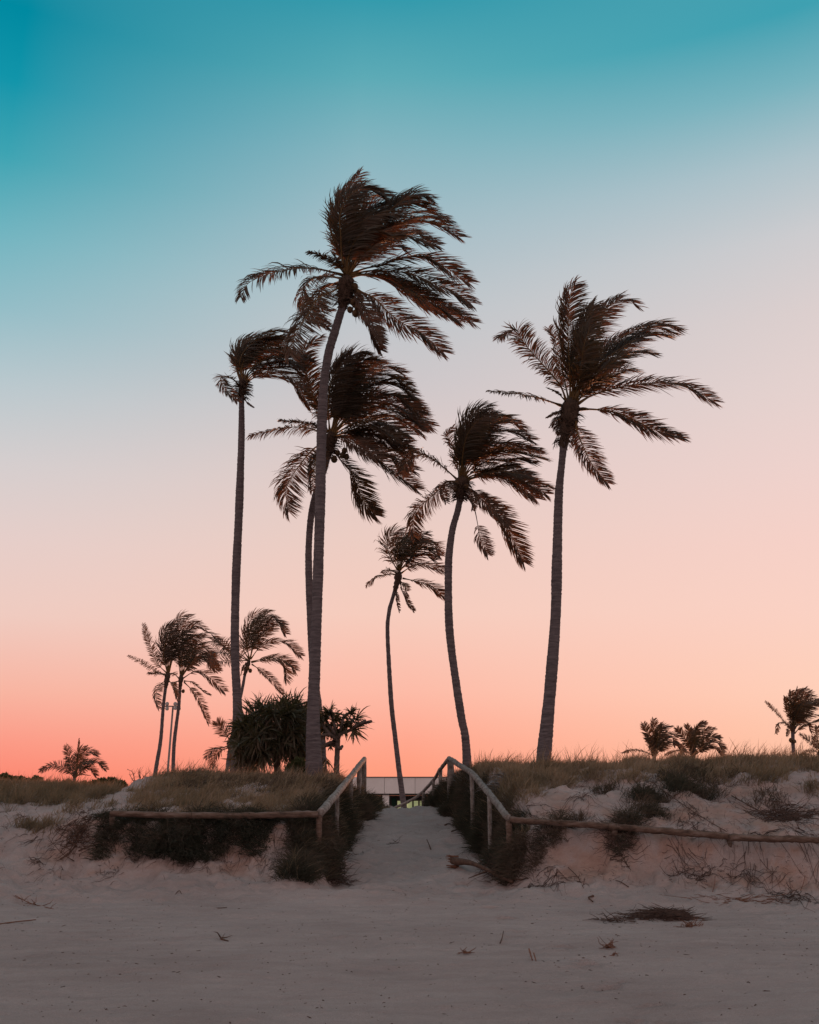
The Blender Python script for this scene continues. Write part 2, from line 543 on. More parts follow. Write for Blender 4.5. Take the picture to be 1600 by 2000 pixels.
big = tramp(tnoise(0.35, 5), [(0.3, (0.425, 0.325, 0.298)), (0.5, (0.485, 0.377, 0.347)), (0.7, (0.535, 0.422, 0.390))])
streak = tramp(tnoise(1.6, 6, 0.7, (0.5, 2.2, 2)), [(0.3, (0.74, 0.71, 0.70)), (0.62, (1, 1, 1))])
c1 = tmix(0.55, big, streak, 'MULTIPLY')
grain = tramp(tnoise(140, 3, 0.8), [(0.32, (0.50, 0.49, 0.48)), (0.66, (1.22, 1.22, 1.22))])
c2 = tmix(0.7, c1, grain, 'MULTIPLY')
fl = tramp(tnoise(75, 2, 0.5), [(0.74, (0, 0, 0)), (0.78, (1, 1, 1))])
c3 = tmix(fl, c2, (0.12, 0.085, 0.07))
at = N(t, 'ShaderNodeAttribute', attribute_name='tint')
stn = tramp(tnoise(3.5, 6, 0.7, (0.6, 0.6, 2.4)), [(0.35, (0.33, 0.175, 0.125)), (0.65, (0.44, 0.27, 0.205))])
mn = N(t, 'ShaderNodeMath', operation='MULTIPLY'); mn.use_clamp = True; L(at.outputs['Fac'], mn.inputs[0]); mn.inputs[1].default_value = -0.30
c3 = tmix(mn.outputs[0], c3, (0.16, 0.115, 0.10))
mpz = N(t, 'ShaderNodeMath', operation='MAXIMUM'); L(at.outputs['Fac'], mpz.inputs[0]); mpz.inputs[1].default_value = 0.0
c4 = tmix(mpz.outputs[0], c3, stn)
b = N(t, 'ShaderNodeBsdfPrincipled'); L(c4, b.inputs['Base Color']); b.inputs['Roughness'].default_value = 1.0
b.inputs['Specular IOR Level'].default_value = 0.1
nb1, nb2 = tnoise(9, 6, 0.7, (1, 1.8, 1)), tnoise(60, 3, 0.7)
bp1 = N(t, 'ShaderNodeBump'); bp1.inputs['Strength'].default_value = 0.9; bp1.inputs['Distance'].default_value = 0.07; L(nb1, bp1.inputs['Height'])
bp2 = N(t, 'ShaderNodeBump'); bp2.inputs['Strength'].default_value = 0.8; bp2.inputs['Distance'].default_value = 0.012; L(nb2, bp2.inputs['Height'])
L(bp1.outputs[0], bp2.inputs['Normal']); L(bp2.outputs[0], b.inputs['Normal'])
mo = N(t, 'ShaderNodeOutputMaterial'); L(b.outputs[0], mo.inputs[0])

# ------------------------------------------------------------------ the ground, one sheet to the horizon
xs = np.concatenate([[-1500, -700, -300, -140, -80, -50, -36], np.arange(-28, -12, 0.5), np.arange(-12, 12, 0.055),
                     np.arange(12, 28, 0.5), [28, 36, 50, 80, 140, 300, 700, 1500]])
ys = np.concatenate([[-600, -200, -60, -20, -6], np.arange(0, 6, 0.4), np.arange(6, 24.5, 0.055), np.arange(24.5, 38, 0.09),
                     np.arange(38, 60, 0.5), [60, 64, 70, 80, 100, 140, 250, 500, 1000, 2000]])
GX, GY = np.meshgrid(xs, ys)
GZ = H(GX, GY)
far = sm(np.hypot(GX, GY), 60, 200)
GZ = GZ * (1 - far) + 0.3 * far
nx, ny = len(xs), len(ys)
ii = (np.arange(ny - 1)[:, None] * nx + np.arange(nx - 1)[None]).ravel()
quads = np.stack([ii, ii + 1, ii + nx + 1, ii + nx], 1)
dd = GY - fence_line(GX)
stain = sm(dd, -1.3, -0.6) * (1 - sm(dd, 0.3, 1.6)) * 0.65 + sm(dd, 0.2, 1.5) * (1 - sm(dd, 3.0, 4.6)) * sm(GX, 2.2, 3.6) * 0.42
nz = fbm(GX * 0.9, GZ * 4.0 + GY * 0.3, 91, 4) + 0.30
nz = nz * 0.7 + 0.8 * fbm(GX * 3.0, GZ * 9.0, 93, 4) - 0.02
stain = np.clip(stain * np.clip(nz * 2.6, 0, 1.3), 0, 0.7) * (0.45 + 0.55 * sm(fbm(GX * 0.6, GY * 0.6, 97, 2), -0.1, 0.3)) * sm(np.abs(GX - path_c(GY)), 1.9, 2.7) * (1 - sm(GX, -7.0, -8.4) * 1.0)
stain = np.where(GX < -8, 0, stain)
for fx, fy, fl, fa in FOOT:                     # footprints coloured darker than the sand around them
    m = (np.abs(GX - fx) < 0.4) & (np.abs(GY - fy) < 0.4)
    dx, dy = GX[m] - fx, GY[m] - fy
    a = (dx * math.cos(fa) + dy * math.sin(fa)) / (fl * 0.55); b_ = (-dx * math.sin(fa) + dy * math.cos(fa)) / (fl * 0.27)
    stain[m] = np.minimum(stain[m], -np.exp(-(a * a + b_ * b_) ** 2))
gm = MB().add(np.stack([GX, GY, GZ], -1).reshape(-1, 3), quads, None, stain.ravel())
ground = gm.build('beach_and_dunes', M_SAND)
tag(ground, 'pale grey beach sand rising into two eroded dunes with a gap between', 'sand', kind='structure')


# ------------------------------------------------------------------ grass
def inpoly(px, py, poly):
    r = np.zeros(px.shape, bool); n = len(poly); j = n - 1
    for i in range(n):
        xi, yi = poly[i]; xj, yj = poly[j]
        c = ((yi > py) != (yj > py)) & (px < (xj - xi) * (py - yi) / ((yj - yi) or 1e-9) + xi)
        r ^= c; j = i
    return r


STEP = 0.10
cx, cy = np.meshgrid(np.arange(-19, 20, STEP), np.arange(19, 44, STEP))
ch = H(cx, cy, False)
gy_, gx_ = np.gradient(ch, STEP)
carea = np.sqrt(1 + gx_ ** 2 + gy_ ** 2) * STEP * STEP
cpx, cpy = PX(cx, cy, ch)
cdd = cy - fence_line(cx)
cpx = cpx + 34 * fbm(cx * 1.6, cy * 1.6, 201, 3); cpy = cpy + 26 * fbm(cx * 1.3, cy * 1.3, 211, 4)


def scatter(mask, dens, patch=0.5, seed=1, pscale=1.2):
    """random root points on the sand, clumped by noise"""
    dn = dens * carea * mask
    if patch:
        dn = dn * np.clip(1 + patch * 4 * fbm(cx * pscale, cy * pscale, seed, 3), 0.04, 2.2)
    k = RNG.poisson(dn)
    X = np.repeat(cx.ravel(), k.ravel()); Y = np.repeat(cy.ravel(), k.ravel())
    X = X + RNG.uniform(-STEP, STEP, len(X)); Y = Y + RNG.uniform(-STEP, STEP, len(X))
    gxr, gyr = np.repeat(gx_.ravel(), k.ravel()), np.repeat(gy_.ravel(), k.ravel())
    return X, Y, H(X, Y, False), gxr, gyr


def blades(name, mat, pts, hmin, hmax, wid, lean, droop, label, cat, hang=0.0, tint=0.45, spread=0.5, K=3, kind='stuff', tall=0.0, out=True):
    X, Y, Z, gx, gy = pts
    M = len(X)
    P0 = np.stack([X, Y, Z - 0.02], 1)
    nrm = norm(np.stack([-gx, -gy, np.ones(M)], 1))
    D0 = nrm * (0.5 + hang) + np.array([0, 0, 1.0 - hang]) + RNG.normal(0, spread, (M, 3)) * np.array([1, 1, 0.35]) + np.array([lean, 0, 0])
    cl = 0.45 + 1.1 * (vn(X * 2.2, Y * 2.2, 9) + 0.5) * (0.7 + 0.6 * (vn(X * 6, Y * 6, 19) + 0.5))
    Lh = RNG.uniform(hmin, hmax, M) * cl
    if tall:
        Lh = np.where(RNG.random(M) < 0.06, Lh * (1 + tall), Lh)
    bend = np.stack([RNG.normal(lean, 0.5, M), RNG.normal(-0.1 * hang, 0.4, M), -RNG.uniform(0.3, 1.0, M) * droop], 1)
    wv = norm(np.stack([RNG.normal(0, 1, M), RNG.normal(0, 1, M), RNG.normal(0, 0.3, M)], 1))
    v, q, t = strips(P0, norm(D0), bend, Lh, RNG.uniform(0.6, 1.2, M) * wid, wv, K, 1.0, 0.8)
    a = np.clip(tint + 0.8 * fbm(X * 0.8, Y * 0.8, 14, 3) + 1.3 * vn(X * 4.5, Y * 4.5, 24) + RNG.normal(0, 0.25, M), 0, 1)
    o = MB().add(v, q, t, np.repeat(a, 2 * K + 1)).build(name, mat, smooth=False)
    return tag(o, label, cat, kind=kind)


def reg(*polys):
    m = np.zeros(cpx.shape, bool)
    for p in polys:
        m |= inpoly(cpx, cpy, p)
    return m


LEFTTOP = [(262, 1545), (300, 1535), (345, 1505), (450, 1490), (640, 1500), (705, 1510), (735, 1545), (738, 1576), (715, 1590), (660, 1592), (625, 1586), (560, 1586), (400, 1588), (250, 1588), (262, 1570)]
FARLEFT = [(-900, 1460), (-80, 1500), (205, 1510), (214, 1545), (208, 1574), (150, 1583), (60, 1580), (-80, 1588), (-900, 1600)]
LFLANK = [(725, 1560), (738, 1577), (700, 1612), (668, 1655), (645, 1700), (600, 1722), (572, 1722), (560, 1690), (582, 1650), (562, 1625), (548, 1600), (640, 1560)]
RTOP = [(868, 1460), (2700, 1400), (2700, 1520), (1600, 1512), (1500, 1528), (1420, 1536), (1300, 1526), (1160, 1520), (1060, 1540), (1020, 1570), (1000, 1592), (950, 1560), (900, 1530), (850, 1530)]
RFLANK = [(855, 1530), (925, 1520), (990, 1590), (1012, 1620), (1040, 1650), (1012, 1705), (985, 1712), (950, 1670), (900, 1612), (852, 1573)]
RDARK = [(1300, 1515), (1470, 1520), (1400, 1560), (1350, 1562), (1310, 1550)]
LBANK = [(205, 1592), (625, 1592), (648, 1690), (580, 1722), (560, 1700), (556, 1640), (545, 1610), (470, 1602), (450, 1606), (458, 1684), (405, 1686), (330, 1664), (205, 1672)]
LBANK2 = [(462, 1604), (532, 1610), (520, 1655), (490, 1682), (468, 1650)]
RB1 = [(1000, 1708), (1012, 1650), (1080, 1606), (1112, 1606), (1070, 1655), (1020, 1705)]
RB2 = [(1188, 1605), (1250, 1612), (1228, 1640), (1215, 1682), (1200, 1650)]

left_half = cx < -0.3
side0 = np.abs(cx - path_c(cy)) - path_w(cy)
back = (cdd > 6.5) & (cdd < 16)
m = (reg(LEFTTOP) & left_half & (cdd > 0.15)) | (back & left_half & (cx > -7.3) & (cx < path_c(cy) - path_w(cy) - 0.3))
blades('dune_grass', M_GRASS, scatter(m, 900, 0.6, 1, 2.4), 0.10, 0.27, 0.0065, 0.30, 0.5, 'straw coloured grass covering the top of the left dune behind the rail', 'grass', tall=1.2, tint=0.35)
m = reg([(345, 1522), (470, 1508), (620, 1518), (705, 1530), (620, 1548), (470, 1546), (380, 1552)]) & left_half & (cdd > 1)
blades('dead_litter', M_DGRASS, scatter(m, 900, 0.6, 12, 2.0), 0.10, 0.30, 0.006, 0.3, 1.2, 'dark brown matted dead grass on the crown of the left dune', 'dead grass', hang=0.2, spread=0.9, tint=0.75)
m = (reg(FARLEFT) & left_half & (cdd > 0.5)) | (back & (cx < -8.9))
blades('dune_grass', M_GRASS, scatter(m, 850, 0.7, 2, 2.4), 0.14, 0.36, 0.0065, 0.25, 0.5, 'darker green grass on the far left of the beach crest', 'grass', tint=0.85, tall=0.5)
m = (reg(RTOP) & (cx > 0.6)) | (back & (cx > path_c(cy) + path_w(cy) + 0.5))
m = m & (cdd > 1.3)
blades('dune_grass', M_GRASS, scatter(m, 900, 0.6, 3, 2.4), 0.10, 0.27, 0.0065, 0.30, 0.45, 'straw coloured grass along the crest of the right dune', 'grass', tall=1.3, tint=0.35)
m = reg(LFLANK) & left_half
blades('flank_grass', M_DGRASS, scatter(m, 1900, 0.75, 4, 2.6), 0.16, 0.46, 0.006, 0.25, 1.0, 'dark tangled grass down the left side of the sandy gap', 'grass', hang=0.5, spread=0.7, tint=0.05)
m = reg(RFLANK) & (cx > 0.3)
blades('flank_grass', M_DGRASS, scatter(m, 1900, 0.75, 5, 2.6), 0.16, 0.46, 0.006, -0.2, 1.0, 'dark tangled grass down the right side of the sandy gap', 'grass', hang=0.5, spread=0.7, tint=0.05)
m = reg(LFLANK, RFLANK) & (side0 > 0.2)
blades('flank_straw', M_GRASS, scatter(m, 420, 0.9, 31, 2.0), 0.15, 0.45, 0.0065, 0.3, 0.9, 'pale straw stems poking out of the dark grass beside the path', 'grass', spread=0.6, tint=0.35)
m = reg(LBANK, LBANK2) & left_half & (cdd < 0.6)
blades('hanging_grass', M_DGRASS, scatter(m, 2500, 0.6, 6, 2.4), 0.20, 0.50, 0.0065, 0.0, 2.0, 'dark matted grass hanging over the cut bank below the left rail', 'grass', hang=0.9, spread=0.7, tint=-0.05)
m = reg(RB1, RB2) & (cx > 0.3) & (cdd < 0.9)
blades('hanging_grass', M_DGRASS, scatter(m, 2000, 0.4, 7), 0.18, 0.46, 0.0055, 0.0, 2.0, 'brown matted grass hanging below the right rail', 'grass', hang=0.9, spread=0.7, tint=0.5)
m = reg(RDARK) & (cx > 1)
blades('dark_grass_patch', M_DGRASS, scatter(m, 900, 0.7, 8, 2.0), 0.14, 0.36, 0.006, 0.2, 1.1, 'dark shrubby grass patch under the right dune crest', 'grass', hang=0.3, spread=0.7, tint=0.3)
# sparse stems strewn over the sand slopes
m = (cx > 2.6) & (cdd > -1.2) & (cdd < 4)
blades('sparse_stems', M_ROOT, scatter(m, 26, 0.8, 10, 1.5), 0.08, 0.28, 0.004, 0.0, 1.6, 'sparse dead stems scattered over the right dune face', 'dead grass', hang=0.8, spread=1.2)
m = (cx < -2) & (cdd > -1.6) & (cdd < 2.5)
blades('sparse_stems', M_ROOT, scatter(m, 24, 0.8, 11, 1.5), 0.08, 0.25, 0.004, 0.0, 1.6, 'sparse dead stems at the foot of the left bank', 'dead grass', hang=0.8, spread=1.2)


def tussock(px, py, n, rad, h, mat, label, lean=0.1, hang=0.2, tint=0.4, droop=0.9):
    g = G(px, py)
    X = g[0] + RNG.normal(0, rad, n); Y = g[1] + RNG.normal(0, rad * 0.8, n)
    Z = H(X, Y, False)
    e = 0.05
    gx = (H(X + e, Y, False) - Z) / e; gy = (H(X, Y + e, False) - Z) / e
    blades('grass_tussock', mat, (X, Y, Z, gx, gy), h * 0.6, h, 0.006, lean, droop, label, 'tussock', hang=hang, spread=0.45, tint=tint, kind=None, K=4)


tussock(56, 1612, 260, 0.14, 0.34, M_GRASS, 'small green tussock furthest left on the bare sand slope', tint=0.9)
tussock(86, 1616, 300, 0.15, 0.40, M_GRASS, 'taller green tussock on the bare left slope, just right of its twin', lean=0.3, tint=0.8)
tussock(1268, 1556, 900, 0.22, 0.42, M_DGRASS, 'thick tussock cascading down the right dune face above the rail', hang=0.6, tint=0.5, droop=1.6)
tussock(1272, 1590, 500, 0.2, 0.35, M_DGRASS, 'dark tussock resting just above the right rail, lower of two', hang=0.8, tint=0.4, droop=1.8)
tussock(1180, 1545, 240, 0.2, 0.26, M_DGRASS, 'low thin tussock on the sand left of the thick cascading one', tint=0.7)
tussock(1500, 1560, 260, 0.2, 0.26, M_DGRASS, 'low dark tussock on the pale sand near the right edge', tint=0.6)
tussock(1590, 1540, 200, 0.15, 0.26, M_GRASS, 'small green tussock at the right edge of the slope', tint=0.8)
tussock(1132, 1600, 120, 0.10, 0.22, M_DGRASS, 'small brown tuft behind the near end of the right rail', tint=0.7)
tussock(668, 1500, 160, 0.14, 0.5, M_GRASS, 'wispy grass clump beside the pandanus pole trunk', lean=0.5, tint=0.2)
tussock(755, 1572, 170, 0.12, 0.30, M_GRASS, 'small straw tuft at the left of the path crest', lean=0.5, tint=0.2)
tussock(555, 1494, 260, 0.25, 0.6, M_GRASS, 'tall wind bent grass clump in front of the pandanus bush', lean=0.8, tint=0.15)
tussock(395, 1506, 180, 0.25, 0.55, M_GRASS, 'wind bent grass plume on the left dune crest beside the poles', lean=1.0, tint=0.2)


# ------------------------------------------------------------------ exposed roots over the banks
def root_net(region, n, seed, label, Lr=(0.25, 0.9), rad=0.006):
    rs = np.random.default_rng(seed); mb = MB()
    ok = np.argwhere(region)
    cl = ok[rs.integers(0, len(ok), max(3, n // 11))]
    for c_ in range(n):
        a, b_ = cl[rs.integers(0, len(cl))]
        x, y = cx[a, b_] + rs.normal(0, 0.16), cy[a, b_] + rs.normal(0, 0.10)
        k = 7; Ls = rs.uniform(*Lr) * (0.4 + rs.random()); ang = rs.normal(-math.pi / 2 + 0.5 * math.sin(a * 1.7), 0.35)
        P = []
        for s in range(k):
            P.append((x, y))
            x += math.cos(ang) * Ls / k; y += math.sin(ang) * Ls / k * 0.9
            ang += rs.normal(0, 0.17)
        P = np.array(P); Z = H(P[:, 0], P[:, 1], False) + 0.012 + rs.uniform(0, 0.05) * np.sin(np.linspace(0, math.pi, k))
        v, q, t_ = tube(np.column_stack([P, Z]), np.linspace(rad * rs.uniform(0.6, 1.4), rad * 0.35, k), 3, False)
        mb.add(v, q, t_, rs.random())
    o = mb.build('exposed_roots', M_ROOT)
    tag(o, label, 'roots', kind='stuff')


root_net((cx > 2.2) & (cdd > -1.3) & (cdd < 4.0) & (cx < 10), 620, 5, 'thin brown roots trailing over the right dune face and cut bank', (0.25, 1.2))
root_net((cx < -2.2) & (cdd > -0.9) & (cdd < 0.3) & (cx > -7.6), 420, 6, 'thin brown roots trailing from the left cut bank', (0.15, 0.5), 0.005)
root_net((cx < -7) & (cdd > -1.6) & (cdd < 1.6) & (cx > -10), 60, 7, 'few thin roots on the bare sand slope at far left')
side = np.abs(cx - path_c(cy)) - path_w(cy)
root_net((side > -0.15) & (side < 0.5) & (cy > 20.5) & (cy < 32), 220, 8, 'thin roots fringing both sides of the sandy gap', (0.2, 0.6))


# ------------------------------------------------------------------ palms
WIND = np.array([1.0, 0.12, 0.06])


def frond(root, pts, Y0, yoff, base_loc, Lm=0.72, n=64, droop=0.55, wind=0.9, bare=0.16, tip=0.45, mat=None, stalk_r=0.028, miss=0.03, dens=1.0, wl=0.014, seed=0):
    rs = np.random.default_rng(seed)
    n = int(n * 2.15); wl = wl * 1.15
    pts = np.asarray(pts, float)
    s = np.concatenate([[0], np.cumsum(np.hypot(*np.diff(pts, axis=0).T))]); s /= s[-1]
    P = np.array([W(px, py, Y0 + yoff * math.sin(u * math.pi / 2) ** 1.0) for (px, py), u in zip(pts, s)])
    R = resample(P, n + 1)
    T = norm(np.gradient(R, axis=0))
    az = np.abs(T[:, 2:3])
    tilt = rs.uniform(-0.9, 0.1)
    hint = norm(np.array([0, 0, 1.0]) * (1 - az) + np.array([-0.25, -1.0, 0.1]) * az + np.array([0, tilt, 0]))
    S = norm(np.cross(T, hint)); Nn = np.cross(S, T)
    tt = np.linspace(0, 1, n + 1)
    idx = np.where(tt > bare)[0]
    idx = np.repeat(idx, 2)
    sg = np.tile([1.0, -1.0], len(idx) // 2)
    keep = rs.random(len(idx)) > miss
    ph = rs.uniform(0, 9)
    gap = vn(tt[idx] * 14 + ph, sg * 3 + ph, seed) > 0.38          # torn places
    keep &= ~(gap & (rs.random(len(idx)) < 0.65))
    idx, sg = idx[keep], sg[keep]
    Mn = len(idx); u = (tt[idx] - bare) / (1 - bare)
    Lm = Lm * 1.28
    Lp = np.interp(u, [0, 0.12, 0.45, 0.8, 1.0], [0.45, 0.85, 1.0, 0.8, tip]) * Lm * rs.uniform(0.8, 1.12, Mn)
    fwd = 0.55 + 0.5 * u ** 2
    clump = vn(tt[idx] * 9 + ph, sg * 5, seed + 3) * 0.65
    D0 = T[idx] * fwd[:, None] + S[idx] * (sg * 0.75)[:, None] + Nn[idx] * rs.normal(0.12, 0.12, Mn)[:, None] + WIND * (0.25 * wind)
    D0 = norm(D0 + rs.normal(0, 0.09, (Mn, 3)))
    bend = WIND[None] * (wind * (1 + clump))[:, None] + np.array([0, 0, -1.0])[None] * (droop * (1 - 0.4 * clump) * rs.uniform(0.6, 1.3, Mn))[:, None] + rs.normal(0, 0.12, (Mn, 3))
    wv = norm(Nn[idx] + rs.normal(0, 0.45, (Mn, 3)))
    jit = R[idx] + T[idx] * rs.uniform(-0.5, 0.5, Mn)[:, None] * (np.linalg.norm(R[1] - R[0]))
    v, q, t_ = strips(jit, D0, bend, Lp, np.full(Mn, wl) * rs.uniform(0.7, 1.25, Mn), wv, 4, 1.0, 0.5)
    mb = MB().add(v, q, t_, np.repeat(np.clip(rs.uniform(0, 0.35) + 0.5 * u ** 3, 0, 1), 9))
    fr = mb.build('frond', mat or M_FROND, root, smooth=False, loc=base_loc)
    fr.location = (0, 0, 0)
    rad = np.interp(tt, [0, 0.1, 0.5, 1], [stalk_r * 1.9, stalk_r, stalk_r * 0.5, stalk_r * 0.15])
    v, q, t_ = tube(R[::3], rad[::3][:len(R[::3])], 5)
    st = MB().add(v, q, t_).build('stalk', M_STALK if mat is None else M_DEADLEAF, fr, loc=base_loc)
    st.location = (0, 0, 0)
    return fr


def palm(spec):
    name, label = spec.get('name', 'coconut_palm'), spec['label']
    Y = spec['Y']; big = spec.get('big', True)
    tr = spec['trunk']                       # (px, py, width px)
    base = W(tr[0][0], tr[0][1], Y)
    gz = float(H(np.array([base[0]]), np.array([Y]), False)[0]) - 0.12
    foot = np.array([base[0], Y, min(gz, base[2])])
    root = thing(name, tuple(foot), label, 'palm tree', spec.get('group'))
    # trunk
    P = [np.append(foot - np.array([0, 0, 0.1]), tr[0][2] * mpp(tr[0][1], Y) / 2 * 1.12)] if base[2] - gz > 0.05 else []
    for px, py, w in tr:
        P.append(np.append(W(px, py, Y), w * mpp(py, Y) / 2))
    P = np.array(P)
    length = np.linalg.norm(np.diff(P[:, :3], axis=0), axis=1).sum()
    n = int(length / (0.045 if big else 0.12))
    R = resample(P, n)
    z = np.arange(n)
    ring = 1 + (0.035 if big else 0.03) * ((z % 3) / 2.0 - 0.5) + 0.018 * RNG.normal(0, 1, n)
    ring *= 1 + 0.03 * np.sin(z * 0.11 + Y)
    rad = R[:, 3] * ring
    v, q, t_ = tube(R[:, :3], rad, 16 if big else 8)
    v[:n * (16 if big else 8)] += RNG.normal(0, 0.003, (n * (16 if big else 8), 3))
    o = MB().add(v, q, t_).build('trunk', M_TRUNK, root, loc=foot); o.location = (0, 0, 0)
    # heart: fibrous sheath with old leaf bases
    hx, hy = spec['heart']; hp = W(hx, hy, Y); top = P[-1][:3]; k = mpp(hy, Y)
    r0 = P[-1][3]
    hl = np.linalg.norm(hp - top)
    ax = norm(hp - top)
    hs = np.linspace(-0.15, 1.25, 14)
    hv, hq, ht = tube(top + ax * (hs * hl)[:, None], r0 * np.interp(hs, [-0.15, 0.1, 0.45, 0.8, 1.1, 1.25], [1.0, 1.25, 0.5 + spec.get('sheath', 1.8) * 0.6, spec.get('sheath', 1.8), spec.get('sheath', 1.8) * 0.7, 0.3]) * (1 + 0.12 * RNG.normal(0, 1, 14)), 12)
    hv = hv + RNG.normal(0, r0 * (0.20 if big else 0.09), hv.shape)
    o = MB().add(hv, hq, ht).build('leaf_sheath', M_FIBRE, root, loc=foot); o.location = (0, 0, 0)
    # torn fibre and stub bases
    if big:
        M_ = 260
        a = RNG.uniform(0, 2 * math.pi, M_); hh = RNG.uniform(-0.05, 0.9, M_)
        rd = np.stack([np.cos(a), np.sin(a), np.zeros(M_)], 1)
        P0 = top + ax * (hh * hl)[:, None] + rd * (r0 * (0.9 + 0.55 * (spec.get('sheath', 1.8) - 1) * np.clip(hh * 1.5, 0, 1)))[:, None]
        v, q, t_ = strips(P0, norm(rd + np.array([0.1, 0, 0.2])), np.tile([0.7, 0, -1.6], (M_, 1)) + RNG.normal(0, 0.4, (M_, 3)), RNG.uniform(0.15, 0.45, M_), RNG.uniform(0.006, 0.022, M_), RNG.normal(0, 1, (M_, 3)), 4, 1.0)
        o = MB().add(v, q, t_, 0.5).build('torn_fibre', M_FIBRE, root, smooth=False, loc=foot); o.location = (0, 0, 0)
    # coconuts
    for (cxp, cyp) in spec.get('nuts', []):
        c = W(cxp, cyp, Y - RNG.uniform(0.1, 0.3)); r = RNG.uniform(0.10, 0.13)
        u_ = np.linspace(0, math.pi, 7)
        P_ = c + np.stack([0 * u_, 0 * u_, -np.cos(u_) * r * 1.15], 1)
        v, q, t_ = tube(P_, np.sin(u_) * r + 0.002, 9, False)
        o = MB().add(v, q, t_).build('coconut', M_NUT, root, loc=foot); o.location = (0, 0, 0)
    ox, oy, sc = spec['zoom']
    Lreal = spec.get('L', 4.0)
    FR = list(spec['fronds'])
    plain = [f for f in FR if not isinstance(f, tuple)]
    for a_, b_ in zip(plain[:-1], plain[1:]):
        if math.hypot(a_[-1][0] - b_[-1][0], a_[-1][1] - b_[-1][1]) < 330 and len(FR) < len(spec['fronds']) + (8 if big else (0 if name == 'young_palm' else 3)):
            mid = 0.5 * (resample(a_, 7) + resample(b_, 7)) + RNG.normal(0, 8, (7, 2)) * np.linspace(0, 1, 7)[:, None]
            FR.append([tuple(p) for p in mid])
    for i, fr in enumerate(FR):
        pts, opt = (fr, {}) if not isinstance(fr, tuple) else fr
        pts = [(ox + x / sc, oy + y / sc) for x, y in pts]
        pl = sum(math.hypot(pts[j + 1][0] - pts[j][0], pts[j + 1][1] - pts[j][1]) for j in range(len(pts) - 1)) * k
        off = math.sqrt(max(0.15, Lreal ** 2 - pl ** 2)) * 0.55
        sgn = -1 if (i * 7 + int(Y)) % 3 == 0 else (1 if i % 2 else -0.6)
        kw = dict(Lm=spec.get('Lm', 0.72), n=spec.get('n', 64), seed=int(Y * 100) + i * 13, wl=spec.get('wl', 0.014), stalk_r=spec.get('sr', 0.028))
        short = min(1.0, max(0.5, pl / (0.6 * Lreal)))
        kw['Lm'] *= short ** 0.6
        kw['n'] = max(20, int(kw['n'] * (0.45 + 0.55 * min(1, pl / Lreal))))
        if 'Lk' in opt:
            kw['Lm'] *= opt['Lk']
        kw.update({a: b for a, b in opt.items() if a not in ('Lk',)})
        frond(root, pts, Y, off * sgn * min(1, Lreal / 4), foot, **kw)
    return root


Z1, Z2, Z3, Z4, Z5, Z6, Z7 = (420, 310, 3.077), (420, 630, 3.478), (900, 530, 3.077), (690, 770, 3.81), (230, 1170, 4.0), (1150, 1320, 3.5556), (0, 1420, 5.714)
LIMP = dict(droop=1.3, wind=0.35)
DEAD = dict(droop=1.2, wind=0.3, mat=M_DEADLEAF, miss=0.35)

